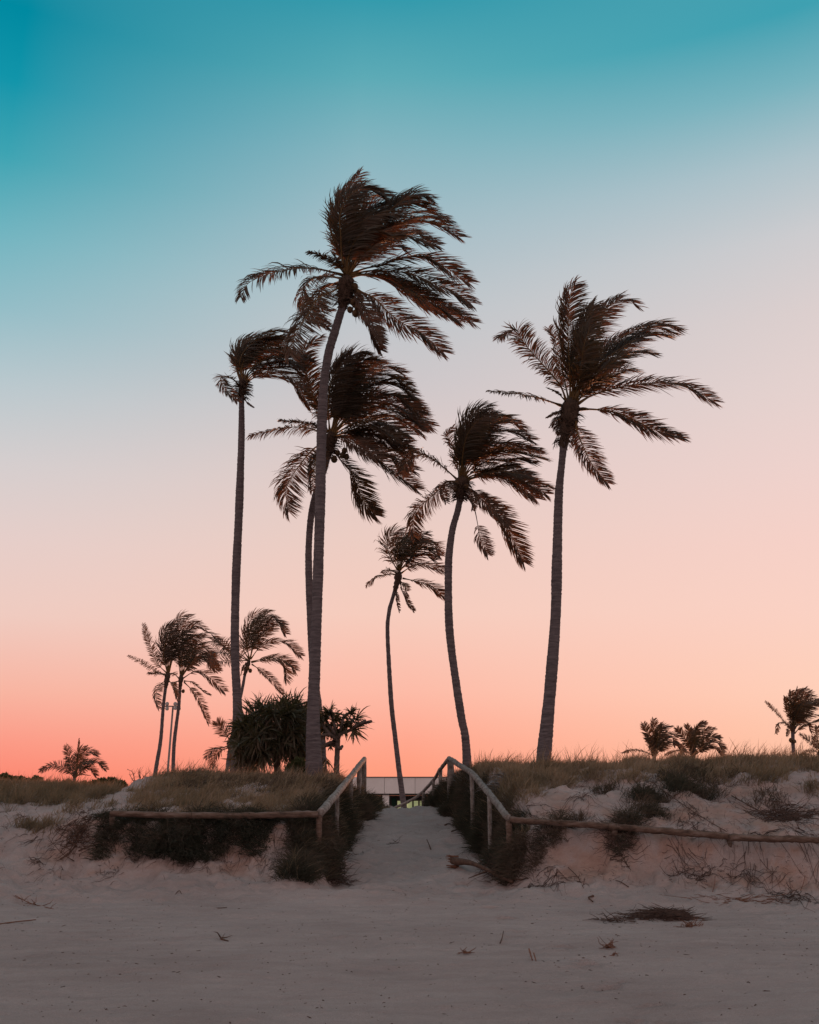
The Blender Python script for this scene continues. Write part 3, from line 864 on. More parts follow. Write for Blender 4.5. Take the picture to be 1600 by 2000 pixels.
palm(dict(label='tallest palm in the middle, leaning right at the top with a huge windswept crown', Y=30.0, zoom=Z1,
     trunk=[(614, 1522, 36), (613, 1480, 31), (612, 1400, 26), (615, 1300, 22), (619, 1200, 20.5), (622, 1100, 20), (625, 1000, 20), (628, 860, 19.5), (630, 800, 18.5), (633.5, 745, 17), (642, 690, 16.5), (655, 645, 16.5), (670, 596, 15)],
     heart=(678, 548), sheath=2.3, L=4.6, Lm=0.78, n=92, wl=0.016, sr=0.034,
     nuts=[(693, 560), (700, 572), (705, 582), (690, 590), (699, 598), (684, 605), (695, 612)],
     fronds=[
         [(785, 700), (755, 560), (748, 420), (765, 300), (810, 220), (900, 185), (1000, 215), (1060, 270)],
         [(790, 700), (760, 520), (750, 360), (770, 240), (820, 160), (870, 90)],
         [(800, 690), (810, 520), (860, 380), (940, 290), (1050, 260), (1180, 270), (1290, 300)],
         [(800, 690), (830, 540), (900, 430), (1000, 360), (1100, 270), (1200, 215), (1290, 240)],
         [(800, 700), (850, 600), (940, 500), (1060, 420), (1200, 380), (1330, 400), (1470, 470)],
         [(805, 700), (880, 610), (980, 560), (1080, 520), (1150, 550)],
         [(810, 700), (860, 560), (960, 450), (1080, 400), (1250, 350), (1400, 380)],
         [(790, 700), (780, 560), (800, 420), (850, 300), (930, 230), (1020, 230)],
         [(795, 700), (800, 600), (840, 500), (900, 440), (1000, 440), (1100, 470)],
         [(800, 700), (900, 660), (1000, 640), (1120, 600), (1250, 590), (1350, 630), (1440, 690), (1520, 740)],
         [(800, 700), (900, 695), (1020, 710), (1130, 760), (1230, 820), (1360, 880), (1450, 920), (1545, 980)],
         [(800, 720), (880, 700), (1000, 720), (1120, 780), (1220, 850), (1370, 930)],
         [(810, 750), (880, 800), (960, 840), (1040, 920), (1130, 990), (1230, 1040), (1370, 1160)],
         ([(810, 780), (840, 850), (880, 930), (920, 1010), (960, 1080), (995, 1150)], dict(Lk=0.8, mat=M_DEADLEAF)),
         ([(800, 780), (860, 830), (900, 900), (940, 980), (1000, 1090)], dict(Lk=0.7, mat=M_DEADLEAF)),
         ([(770, 700), (700, 680), (600, 660), (480, 660), (350, 685), (250, 720), (190, 760), (155, 835)], dict(droop=1.2, wind=0.35, Lk=0.75, miss=0.2)),
         ([(775, 680), (720, 630), (660, 590), (570, 560)], dict(droop=1.0, wind=0.6, Lk=0.7)),
         ([(770, 720), (700, 710), (620, 710), (545, 760), (530, 840), (570, 920), (680, 1010)], dict(Lk=0.8, droop=0.9)),
         ([(770, 760), (700, 800), (620, 840), (570, 920), (510, 1010), (470, 1090), (450, 1180)], dict(Lk=0.95, droop=0.5)),
         ([(770, 740), (690, 760), (620, 820), (640, 900), (700, 910)], dict(Lk=0.8)),
         ([(785, 700), (745, 625), (700, 565)], dict(Lk=0.25, droop=0.1, bare=0.4)),
     ]))

palm(dict(label='slim tall palm left of the tallest one, crown bent right with one small curl left', Y=33.5, zoom=Z2,
     trunk=[(462, 1510, 24), (463, 1440, 20), (464, 1380, 18), (460, 1300, 17), (459, 1230, 16.5), (461.5, 1120, 16.5), (467, 1000, 16), (470.5, 900, 14), (472, 845, 12.5), (472, 775, 10.5)],
     heart=(474, 742), sheath=1.3, L=3.6, Lm=0.62, n=64, wl=0.015,
     fronds=[
         [(185, 420), (150, 330), (150, 220), (200, 140), (300, 90), (400, 60), (510, 70)],
         [(190, 410), (165, 300), (180, 210), (260, 160), (380, 150), (510, 190)],
         [(195, 400), (200, 300), (260, 230), (380, 200), (520, 220), (650, 260)],
         [(200, 400), (230, 330), (300, 270), (400, 240), (500, 250), (600, 300)],
         [(200, 410), (250, 350), (340, 310), (450, 300), (570, 310)],
         [(205, 430), (240, 390), (300, 365), (400, 370), (500, 400), (570, 460), (640, 560)],
         ([(165, 435), (130, 390), (80, 370), (40, 375), (50, 420), (100, 480), (150, 535)], dict(Lk=0.6, wind=0.6)),
         [(190, 400), (210, 260), (330, 180), (450, 120), (520, 90)],
         [(190, 400), (170, 260), (230, 160), (330, 110), (430, 110)],
         ([(205, 455), (230, 462), (258, 465)], dict(Lk=0.12, bare=0.5, mat=M_DEADLEAF)),
         ([(200, 520), (225, 550), (265, 578)], dict(Lk=0.15, bare=0.4, mat=M_DEADLEAF)),
     ]))

palm(dict(label='palm directly behind the tallest trunk, its wide crown spreading right at mid height', Y=34.0, zoom=Z2,
     trunk=[(629, 1520, 22), (626, 1440, 19), (621, 1380, 17), (612, 1300, 15), (606, 1200, 14), (603, 1100, 13.5), (604, 1050, 13), (609, 1000, 12.5), (618, 960, 12), (633, 920, 11.5), (641, 890, 11)],
     heart=(648, 850), sheath=2.2, L=4.3, Lm=0.76, n=84, wl=0.016, sr=0.032,
     nuts=[(670, 889), (677, 892), (653, 897), (660, 885), (673, 880)],
     fronds=[
         [(780, 760), (830, 600), (850, 430), (880, 300), (950, 210), (1030, 210)],
         [(790, 760), (860, 560), (940, 400), (1040, 320), (1160, 300), (1270, 340)],
         [(790, 760), (880, 580), (980, 470), (1100, 410), (1230, 420), (1340, 490)],
         [(790, 770), (900, 640), (1020, 560), (1150, 540), (1290, 590), (1460, 700)],
         [(790, 770), (900, 680), (1030, 640), (1180, 640), (1300, 680), (1400, 740)],
         [(790, 780), (900, 740), (1020, 700), (1130, 720), (1240, 780)],
         [(790, 780), (900, 750), (1020, 780), (1150, 810), (1250, 850), (1340, 890)],
         [(790, 790), (900, 780), (1000, 850), (1100, 930), (1220, 1020), (1370, 1130)],
         ([(790, 800), (870, 780), (970, 830), (1080, 900), (1170, 910)], dict(mat=M_DEADLEAF)),
         [(790, 830), (850, 930), (920, 1010), (970, 1120), (1020, 1230), (1090, 1310)],
         [(760, 820), (680, 850), (590, 950), (520, 1050), (480, 1150), (500, 1280)],
         ([(760, 830), (700, 900), (670, 1000), (660, 1140)], dict(Lk=0.8)),
         ([(750, 770), (680, 700), (600, 680), (520, 670), (440, 665)], dict(droop=0.7, wind=0.5, Lk=0.5)),
         ([(750, 780), (650, 720), (500, 710), (400, 730), (240, 770)], dict(droop=1.3, wind=0.3, Lk=0.65, miss=0.3)),
         ([(765, 750), (720, 600), (660, 480), (620, 340), (600, 240), (650, 150), (720, 100)], dict(Lk=0.8)),
         ([(765, 740), (700, 560), (650, 400), (590, 280)], dict(Lk=0.7)),
         [(780, 750), (770, 560), (790, 400), (850, 290), (900, 230)],
         [(790, 760), (950, 600), (1100, 500), (1250, 510), (1400, 620)],
         [(790, 760), (840, 500), (920, 330), (1010, 250), (1110, 260)],
     ]))

palm(dict(label='tall palm standing on the right dune crest, crown open like a fan', Y=30.5, zoom=Z3,
     trunk=[(1061, 1496, 29), (1064, 1460, 28), (1068, 1420, 26), (1077, 1320, 23), (1085.5, 1200, 20.5), (1088, 1100, 20), (1091.5, 970, 16), (1097, 910, 14), (1101.5, 865, 15)],
     heart=(1116, 792), sheath=2.7, L=4.5, Lm=0.74, n=88, wl=0.016, sr=0.034,
     fronds=[
         [(660, 780), (655, 600), (645, 400), (650, 250), (660, 130), (690, 75)],
         [(670, 780), (700, 600), (760, 420), (830, 280), (920, 190), (1000, 170), (1060, 205)],
         [(665, 780), (690, 560), (740, 340), (800, 200)],
         [(680, 780), (740, 620), (850, 480), (980, 390), (1100, 330), (1200, 310), (1310, 350)],
         [(680, 780), (760, 640), (870, 530), (1000, 440), (1130, 380), (1240, 390)],
         [(690, 790), (780, 700), (900, 620), (980, 590), (1060, 600)],
         ([(690, 790), (760, 720), (860, 650), (960, 610)], dict(Lk=0.8)),
         [(700, 800), (780, 750), (900, 710), (1050, 680), (1200, 670), (1350, 690), (1520, 780)],
         ([(710, 830), (800, 830), (920, 845), (1040, 890), (1160, 950), (1330, 1000)], dict(Lk=0.85)),
         ([(690, 880), (700, 960), (740, 1060), (790, 1160), (880, 1270)], dict(Lk=0.8)),
         ([(640, 800), (600, 690), (520, 590), (430, 490), (360, 400), (330, 350), (230, 400)], dict(Lk=0.75, wind=0.5, droop=0.6)),
         ([(650, 780), (620, 640), (590, 520), (565, 400), (530, 345)], dict(Lk=0.7)),
         ([(600, 805), (530, 780), (440, 755), (330, 735), (180, 720)], dict(droop=1.3, wind=0.3, Lk=0.5, miss=0.4)),
         ([(620, 850), (575, 900), (590, 960), (640, 1030)], dict(Lk=0.5, mat=M_DEADLEAF, droop=1.5, wind=0.1)),
         ([(600, 840), (560, 855), (515, 880)], dict(Lk=0.2, mat=M_DEADLEAF)),
         ([(600, 880), (565, 900), (530, 940)], dict(Lk=0.1, mat=M_DEADLEAF)),
         ([(640, 790), (580, 730), (515, 700)], dict(Lk=0.2, bare=0.5, mat=M_DEADLEAF)),
         ([(650, 850), (680, 930), (690, 1040)], dict(Lk=0.35, mat=M_DEADLEAF, droop=1.5)),
         [(670, 790), (720, 600), (740, 450), (780, 330)],
     ]))

palm(dict(label='mid height palm with curved trunk right of the path crest', Y=33.0, zoom=Z4,
     trunk=[(913, 1502, 19), (909, 1440, 16), (901, 1400, 15.5), (889, 1320, 15.5), (881, 1260, 15.5), (876.5, 1200, 15.5), (876, 1111, 14.5), (878.5, 1072, 13.5), (884.5, 1032, 13), (894, 998, 12.5), (899, 975, 12)],
     heart=(902, 937), sheath=2.3, L=3.9, Lm=0.68, n=76, wl=0.015,
     nuts=[(893, 945), (911, 950), (890, 955)],
     fronds=[
         [(800, 630), (790, 480), (820, 330), (860, 200), (930, 120), (1010, 85)],
         [(810, 620), (830, 430), (900, 290), (1000, 200), (1120, 170), (1260, 250)],
         [(815, 620), (850, 510), (930, 420), (1040, 370), (1180, 380), (1370, 410)],
         [(815, 630), (900, 500), (1020, 440), (1150, 430), (1280, 450), (1420, 480)],
         [(820, 630), (900, 580), (1020, 560), (1120, 530), (1210, 530)],
         [(830, 640), (930, 610), (1060, 600), (1200, 590), (1330, 640), (1460, 690)],
         [(830, 650), (920, 620), (1040, 610), (1160, 640), (1260, 700), (1360, 775)],
         [(840, 690), (920, 740), (1010, 810), (1100, 920), (1180, 1060), (1270, 1250)],
         ([(830, 700), (900, 720), (960, 790), (1060, 880), (1155, 975)], dict(Lk=0.7, mat=M_DEADLEAF)),
         ([(850, 760), (900, 850), (925, 960), (940, 1050), (1000, 1190)], dict(Lk=0.6, mat=M_DEADLEAF, bare=0.6)),
         ([(780, 640), (690, 560), (600, 490), (520, 450), (440, 440), (360, 580)], dict(droop=1.1, wind=0.3, Lk=0.85)),
         ([(770, 650), (700, 650), (650, 700), (560, 780), (470, 860), (440, 960), (450, 1050)], dict(Lk=0.85)),
         ([(775, 680), (720, 660), (670, 720), (690, 800)], dict(Lk=0.7, mat=M_DEADLEAF)),
         ([(790, 620), (770, 500), (740, 380), (700, 300), (740, 250)], dict(Lk=0.7)),
         [(810, 620), (850, 400), (960, 250), (1100, 210), (1200, 200)],
         [(805, 620), (820, 420), (860, 280), (950, 180), (1040, 150)],
         ([(830, 690), (880, 740), (900, 800), (890, 860)], dict(Lk=0.5, mat=M_DEADLEAF)),
     ]))

palm(dict(label='small slender palm rising behind the path crest in front of the building', Y=46.0, zoom=Z4,
     trunk=[(790, 1590, 12), (787, 1560, 11.5), (779, 1500, 10.5), (772, 1440, 9.5), (765, 1380, 9), (760, 1300, 8.5), (757, 1230, 8), (760, 1195, 8), (766, 1172, 7.5), (772, 1152, 7.5)],
     heart=(779, 1122), L=3.5, Lm=0.66, n=44, wl=0.017, big=False,
     fronds=[
         ([(330, 1310), (280, 1220), (255, 1120), (290, 1040), (370, 1010)], {}),
         [(335, 1310), (300, 1180), (320, 1080), (400, 1060)],
         [(340, 1300), (350, 1180), (420, 1090), (550, 1040)],
         [(345, 1300), (400, 1180), (500, 1100), (600, 1110), (645, 1190)],
         [(350, 1310), (430, 1220), (520, 1190), (600, 1230)],
         [(360, 1330), (440, 1280), (540, 1270), (680, 1310)],
         ([(370, 1370), (460, 1390), (570, 1420), (620, 1460), (680, 1510)], dict(Lk=0.8)),
         ([(320, 1340), (260, 1340), (180, 1360), (100, 1420)], dict(Lk=0.65, droop=0.9, wind=0.5)),
         ([(320, 1330), (270, 1310), (215, 1330)], dict(Lk=0.7)),
         ([(350, 1400), (370, 1480), (400, 1540), (450, 1610)], dict(Lk=0.5, mat=M_DEADLEAF)),
         ([(320, 1450), (330, 1540), (345, 1620)], dict(Lk=0.3, mat=M_DEADLEAF)),
         [(345, 1310), (390, 1150), (480, 1090), (560, 1100)],
         [(345, 1310), (420, 1250), (500, 1150), (590, 1160)],
         ([(350, 1390), (390, 1430), (400, 1500)], dict(Lk=0.6)),
     ]))

FARG = 'distant palms behind the left dune'
palm(dict(label='leftmost of the two distant palms flanking the floodlight pole', Y=60.0, zoom=Z5, group=FARG, big=False,
     trunk=[(301, 1532, 9), (305, 1500, 8), (314, 1445, 7), (319, 1382, 6.5), (324, 1340, 6.2)], heart=(328, 1318), L=3.6, Lm=0.64, n=40, wl=0.018,
     fronds=[
         ([(385, 580), (310, 500), (260, 370), (220, 270), (205, 200)], dict(Lk=0.55, wind=0.3, droop=0.2)),
         ([(380, 600), (290, 560), (200, 500), (85, 445)], dict(Lk=0.35)),
         ([(380, 600), (330, 580), (230, 580)], dict(Lk=0.4)),
         ([(380, 640), (330, 670), (300, 750), (320, 850)], dict(Lk=0.7)),
         [(390, 580), (350, 430), (350, 280), (410, 190)],
         [(395, 570), (390, 400), (430, 250), (490, 140), (570, 130)],
         [(400, 570), (430, 400), (500, 280), (600, 210), (690, 240)],
         [(400, 580), (450, 430), (560, 330), (680, 300), (780, 330), (880, 400)],
         [(395, 580), (360, 460), (380, 330), (450, 250)],
         ([(400, 640), (440, 680), (470, 790)], dict(Lk=0.6)),
     ]))
palm(dict(label='right one of the two distant palms flanking the floodlight pole', Y=60.5, zoom=Z5, group=FARG, big=False,
     trunk=[(338, 1530, 8), (338, 1515, 7.5), (340, 1457, 7), (344, 1420, 7), (349, 1382, 6.5), (352, 1342, 6)], heart=(354, 1322), L=3.6, Lm=0.64, n=40, wl=0.018,
     nuts=[(358, 1350)],
     fronds=[
         [(490, 590), (470, 430), (500, 310), (590, 230)],
         [(500, 590), (530, 450), (620, 360), (740, 330)],
         [(500, 600), (560, 480), (660, 400), (720, 450), (760, 540)],
         [(505, 600), (590, 500), (680, 470), (780, 560)],
         [(510, 620), (600, 570), (700, 600), (830, 720)],
         ([(520, 640), (580, 650), (640, 700), (720, 750)], dict(Lk=0.5)),
         ([(520, 650), (580, 710), (640, 790), (710, 970)], dict(Lk=0.6)),
         ([(480, 620), (430, 580), (360, 590), (240, 580)], dict(Lk=0.5)),
         [(495, 600), (500, 480), (560, 380), (660, 350)],
         [(500, 600), (560, 520), (640, 440), (740, 500)],
         ([(480, 640), (440, 660), (460, 760)], dict(Lk=0.5)),
     ]))
palm(dict(label='distant palm peeking out right of the slim tall trunk above the pandanus', Y=58.0, zoom=Z5, group=FARG, big=False,
     trunk=[(442, 1520, 8), (443.5, 1502, 7.5), (451, 1452, 7), (463, 1390, 6.5), (472, 1352, 6), (479, 1315, 5.5)], heart=(486, 1293), L=3.6, Lm=0.62, n=44, wl=0.018,
     nuts=[(484, 1305), (489, 1310)],
     fronds=[
         [(1020, 480), (960, 480), (880, 480), (790, 485), (725, 500)],
         [(1020, 480), (960, 430), (880, 380), (800, 340), (740, 340)],
         [(1025, 470), (980, 380), (1000, 260), (1050, 150), (1130, 100), (1200, 90)],
         [(1035, 470), (1060, 340), (1120, 220), (1200, 160), (1300, 200)],
         [(1035, 470), (1070, 360), (1150, 270), (1250, 210), (1310, 270)],
         [(1040, 470), (1110, 380), (1220, 330), (1330, 350), (1430, 440)],
         [(1045, 490), (1130, 470), (1240, 460), (1340, 500), (1390, 560)],
         [(1045, 495), (1150, 480), (1260, 490), (1310, 540), (1320, 640)],
         ([(1050, 510), (1120, 560), (1200, 630), (1290, 740)], dict(Lk=0.6)),
         ([(1000, 500), (980, 540), (960, 590)], dict(Lk=0.5)),
         [(1030, 470), (1010, 340), (1050, 220), (1130, 150)],
     ]))
palm(dict(name='young_palm', label='young palm with feathery fronds left of the pandanus bush', Y=50.0, zoom=Z5, big=False,
     trunk=[(452, 1520, 8), (451, 1490, 7), (449, 1462, 6)], heart=(448, 1450), L=2.6, Lm=0.55, n=34, wl=0.015,
     fronds=[
         ([(872, 1100), (850, 1060), (810, 1010), (775, 960)], dict(wind=0.1, droop=0.1)),
         ([(870, 1150), (800, 1165), (740, 1180), (690, 1240)], dict(Lk=0.7, wind=0.2)),
         ([(870, 1160), (800, 1190), (750, 1240), (735, 1310)], dict(Lk=0.7, wind=0.2)),
         ([(880, 1160), (900, 1060), (930, 1010)], dict(Lk=0.7)),
         ([(880, 1170), (890, 1250), (880, 1320)], dict(Lk=0.5)),
     ]))
palm(dict(name='young_palm', label='low young palm fanning out above the far left grass', Y=52.0, zoom=Z7, big=False,
     trunk=[(145, 1545, 8), (145, 1530, 7), (146, 1518, 6)], heart=(147, 1508), L=2.6, Lm=0.36, n=44, wl=0.014, sr=0.02,
     fronds=[
         ([(830, 560), (720, 460), (600, 430), (455, 480)], dict(wind=0.3)),
         ([(830, 540), (800, 420), (770, 310), (740, 215)], dict(wind=0.2, droop=0.2)),
         ([(845, 520), (870, 320), (885, 130)], dict(Lk=0.25, wind=0.1, droop=0.1, bare=0.3)),
         ([(840, 540), (850, 400), (880, 270), (960, 225)], dict(wind=0.5)),
         [(845, 540), (880, 380), (980, 270), (1090, 310)],
         [(850, 550), (940, 420), (1080, 380), (1180, 470)],
         [(850, 560), (930, 480), (1010, 460), (1070, 540)],
         ([(835, 550), (790, 460), (760, 380), (735, 350)], dict(wind=0.2)),
         [(845, 545), (880, 450), (940, 390), (1040, 400)],
         ([(850, 560), (900, 530), (1000, 540)], dict(Lk=0.6)),
     ]))
palm(dict(name='young_palm', label='left one of the two short palms showing above the right crest grass', Y=58.0, zoom=Z6, big=False,
     trunk=[(1278, 1500, 9), (1278, 1485, 8), (1278, 1475, 8)], heart=(1278, 1464), L=3.2, Lm=0.42, n=48, wl=0.019, sr=0.03,
     fronds=[
         ([(455, 550), (430, 450), (400, 380), (382, 335)], dict(wind=0.4, droop=0.2)),
         ([(455, 540), (455, 420), (452, 305)], dict(wind=0.4, droop=0.2)),
         [(460, 540), (480, 430), (510, 360), (570, 350)],
         [(460, 545), (500, 440), (560, 400), (615, 420)],
         [(465, 550), (540, 480), (600, 470), (660, 530)],
         ([(445, 550), (380, 525), (310, 515), (235, 535)], dict(Lk=0.5, wind=0.3)),
         ([(450, 545), (425, 470), (400, 420)], dict(wind=0.4)),
         [(455, 540), (470, 400), (500, 340)],
         [(460, 545), (520, 460), (580, 430), (600, 480)],
     ]))
palm(dict(name='young_palm', label='right one of the two short palms showing above the right crest grass', Y=58.5, zoom=Z6, big=False,
     trunk=[(1354, 1500, 9), (1354, 1485, 8), (1354, 1475, 8)], heart=(1354, 1462), L=3.2, Lm=0.42, n=48, wl=0.019, sr=0.03,
     fronds=[
         ([(720, 540), (690, 470), (640, 400), (612, 365)], dict(wind=0.2, droop=0.2)),
         ([(725, 530), (715, 430), (680, 345)], dict(wind=0.3, droop=0.2)),
         [(728, 530), (740, 420), (770, 350), (805, 325)],
         [(730, 535), (770, 440), (820, 380), (870, 365)],
         [(735, 540), (790, 470), (850, 420), (912, 435)],
         [(738, 545), (800, 490), (880, 460), (942, 510)],
         [(738, 550), (800, 510), (870, 500), (930, 545)],
         ([(715, 550), (660, 520), (600, 520), (530, 545)], dict(Lk=0.6)),
         ([(725, 535), (700, 440), (720, 370)], dict(wind=0.3)),
         [(728, 530), (735, 440), (750, 360)],
     ]))
palm(dict(label='short palm with a bushy crown near the right edge of the crest', Y=60.0, zoom=Z6, big=False,
     trunk=[(1550, 1500, 8.5), (1550, 1475, 7.5), (1549, 1450, 7), (1548.5, 1430, 7)], heart=(1548, 1415), L=3.6, Lm=0.48, n=48, wl=0.018,
     nuts=[(1545, 1446), (1552, 1448)],
     fronds=[
         ([(1415, 370), (1350, 310), (1290, 240), (1228, 180)], dict(Lk=0.45, wind=0.3)),
         ([(1410, 380), (1370, 330), (1320, 330), (1300, 395)], dict(Lk=0.7)),
         ([(1415, 360), (1390, 260), (1365, 150)], dict(Lk=0.7, wind=0.5, droop=0.2)),
         [(1418, 350), (1405, 230), (1405, 110)],
         [(1420, 350), (1430, 230), (1460, 140), (1510, 90)],
         [(1425, 350), (1470, 230), (1520, 160), (1570, 140)],
         [(1425, 355), (1480, 270), (1540, 220), (1620, 190)],
         [(1430, 370), (1490, 300), (1560, 270), (1640, 300)],
         ([(1430, 400), (1470, 360), (1540, 330), (1620, 300)], dict(Lk=0.7)),
         [(1420, 360), (1440, 280), (1490, 200), (1540, 190)],
         ([(1410, 390), (1390, 360), (1375, 420)], dict(Lk=0.5)),
         [(1425, 360), (1480, 320), (1520, 330), (1550, 390)],
     ]))
palm(dict(name='young_palm', label='partly cut off low palm at the right frame edge', Y=56.0, zoom=Z6, big=False,
     trunk=[(1602, 1500, 9), (1602, 1488, 8), (1602, 1478, 8)], heart=(1603, 1468), L=2.8, Lm=0.42, n=48, wl=0.014,
     fronds=[
         ([(1605, 530), (1560, 480), (1520, 440), (1468, 408)], dict(Lk=0.7, wind=0.2)),
         ([(1605, 520), (1590, 440), (1588, 355)], dict(wind=0.4)),
         ([(1605, 540), (1550, 520), (1480, 545)], dict(Lk=0.6)),
         [(1610, 520), (1630, 430), (1670, 390)],
         [(1612, 530), (1660, 470), (1720, 480)],
         ([(1605, 525), (1575, 460), (1560, 420)], dict(wind=0.3)),
     ]))


# ------------------------------------------------------------------ pandanus trees
def rosette(root, loc, foot, direction, size=0.65, n=40, skirt=0.3, seed=0):
    rs = np.random.default_rng(seed)
    d = norm(np.asarray(direction, float))
    a = rs.uniform(0, 2 * math.pi, n); e = rs.uniform(0.1, 1.0, n)
    ref = np.array([0, 0, 1.0]) if abs(d[2]) < 0.9 else np.array([1.0, 0, 0])
    u = norm(np.cross(d, ref)); w = np.cross(d, u)
    D0 = d * (1 - e)[:, None] * 1.3 + (np.cos(a)[:, None] * u + np.sin(a)[:, None] * w) * (0.35 + e)[:, None] * 0.9
    ns = int(n * skirt)
    if ns:
        D0[:ns] = np.stack([rs.normal(0, 0.5, ns), rs.normal(0, 0.5, ns), -np.ones(ns)], 1)
    bend = np.array([0.35, 0, -1.0]) * rs.uniform(0.0, 1.5, n)[:, None] + rs.normal(0, 0.2, (n, 3))
    P0 = np.tile(loc, (n, 1)) + d * rs.uniform(-0.08, 0.08, n)[:, None]
    wv = norm(rs.normal(0, 1, (n, 3)))
    v, q, t_ = strips(P0, norm(D0), bend, size * rs.uniform(0.65, 1.15, n), 0.023 * rs.uniform(0.7, 1.25, n), wv, 5, 1.2, 0.8)
    tn = rs.uniform(0, 0.4, n); tn[:ns] = rs.uniform(0.3, 1, ns)
    o = MB().add(v, q, t_, np.repeat(tn, 11)).build('leaf_rosette', M_PAND, root, smooth=False, loc=foot); o.location = (0, 0, 0)


YB = 32.0
foot = W(540, 1520, YB); foot[2] = float(H(np.array([foot[0]]), np.array([foot[1]]), False)[0]) - 0.1
pb = thing('pandanus_tree', tuple(foot), 'dense round pandanus bush of strap leaves between the two tall trunks', 'pandanus')
cc = W(532, 1434, YB)
stem_top = cc + np.array([0, 0, -0.3])
v, q, t_ = tube(resample([foot, (foot + stem_top) / 2 + np.array([0.1, 0, 0]), stem_top], 10), np.linspace(0.12, 0.09, 10), 8)
o = MB().add(v, q, t_).build('trunk', M_PBARK, pb, loc=foot); o.location = (0, 0, 0)
rs = np.random.default_rng(3)
for i in range(96):
    a = rs.uniform(0, 2 * math.pi); zz = rs.uniform(-0.75, 1.0)
    rr = math.sqrt(max(0, 1 - zz * zz * 0.85))
    d = np.array([math.cos(a) * rr, math.sin(a) * rr, zz])
    rad = rs.uniform(0.55, 1.0)
    loc = cc + d * np.array([1.12, 1.05, 0.98]) * rad
    if zz > 0.2:
        loc[2] += 0.25 * (loc[0] > cc[0] - 0.3) - 0.1
    rosette(pb, loc, foot, d + np.array([0.1, 0, 0.45]), rs.uniform(0.55, 0.85), 34, 0.45 if zz < 0.3 else 0.12, 100 + i)
    if i % 4 == 0:
        P = resample([stem_top, stem_top + (loc - stem_top) * 0.5 + np.array([0, 0, -0.1]), loc], 6)
        v, q, t_ = tube(P, np.linspace(0.06, 0.035, 6), 6)
        o = MB().add(v, q, t_).build('branch', M_PBARK, pb, loc=foot); o.location = (0, 0, 0)
# a second lobe low at the left
for i in range(30):
    loc = W(480 + rs.uniform(-18, 30), 1455 + rs.uniform(-40, 45), YB + rs.uniform(-0.8, 0.8))
    rosette(pb, loc, foot, np.array([-0.3, -0.2, 0.5]) + rs.normal(0, 0.4, 3), 0.55, 34, 0.4, 300 + i)

YO = 31.0
Zp = (400, 1320, 4.444)


def zp_(x, y, Y=YO, z=Zp):
    return W(z[0] + x / z[2], z[1] + y / z[2], Y)


foot = zp_(1145, 890)
foot[2] = float(H(np.array([foot[0]]), np.array([foot[1]]), False)[0]) - 0.1
po = thing('pandanus_tree', tuple(foot), 'open pandanus with bare crooked branches right of the tallest trunk', 'pandanus')
v, q, t_ = tube(resample([foot, zp_(1145, 800), zp_(1150, 680), zp_(1155, 560)], 24), np.linspace(0.09, 0.075, 24) * (1 + 0.05 * RNG.normal(0, 1, 24)), 10)
o = MB().add(v, q, t_).build('trunk', M_PBARK, po, loc=foot); o.location = (0, 0, 0)
BR = [[(1155, 570), (1090, 510), (1010, 525), (985, 560)], [(1155, 600), (1080, 600), (1020, 620), (990, 650)], [(1155, 560), (1060, 590), (1000, 620)],
      [(1155, 560), (1180, 500), (1250, 480), (1320, 430), (1390, 410), (1445, 395)], [(1320, 430), (1360, 410), (1395, 385)],
      [(1150, 620), (1175, 630), (1195, 610)], [(1155, 560), (1130, 450), (1110, 360), (1100, 300)], [(1150, 560), (1190, 430), (1210, 350), (1290, 310)],
      [(1155, 545), (1100, 460), (1060, 400), (1050, 350)], [(1180, 500), (1220, 440), (1280, 400)], [(1090, 510), (1040, 450), (1000, 380)]]
for b_ in BR:
    P = resample([zp_(x, y, YO + RNG.uniform(-0.25, 0.25)) for x, y in b_], 12)
    v, q, t_ = tube(P, np.linspace(0.062, 0.042, 12) * (1 + 0.08 * RNG.normal(0, 1, 12)), 7)
    o = MB().add(v, q, t_).build('branch', M_PBARK, po, loc=foot); o.location = (0, 0, 0)
for i, (x, y, dx, dz, s) in enumerate([(1090, 330, -0.2, 1, 0.5), (1060, 360, -0.6, 0.6, 0.42), (1310, 390, 0.3, 0.9, 0.6), (1290, 470, 0.5, 0.1, 0.55), (1210, 440, 0, 0.5, 0.4),
                                       (1280, 320, 0.5, 0.8, 0.25), (1020, 390, -0.3, 0.4, 0.4), (1100, 420, 0.1, -0.3, 0.5), (1150, 470, 0.2, -0.4, 0.42), (1060, 450, -0.2, -0.3, 0.45),
                                       (1000, 460, -0.2, 0.1, 0.4), (1090, 600, 0.1, -0.9, 0.22), (1060, 730, 0.3, -0.9, 0.40), (1240, 420, 0.1, 0.3, 0.4), (1130, 380, 0.3, 0.6, 0.4)]):
    rosette(po, zp_(x, y), foot, np.array([dx, -0.2, dz]), s, 34 if y < 560 else 12, 0.35 if 400 < y < 520 else 0.1, 500 + i)


# ------------------------------------------------------------------ post-and-rail fences
def log(mb, P, r0, r1, n=16, sides=10, wob=0.012):
    n = int(n * 1.6); r0 *= 0.9; r1 *= 0.9
    R = resample(np.asarray(P, float), n)
    R[1:-1] += RNG.normal(0, wob * 0.4, (n - 2, 3))
    v, q, t_ = tube(R, np.linspace(r0, r1, n) * (1 + 0.045 * RNG.normal(0, 1, n)), sides)
    v[:n * sides] += RNG.normal(0, 0.0035, (n * sides, 3))
    mb.add(v, q, t_)


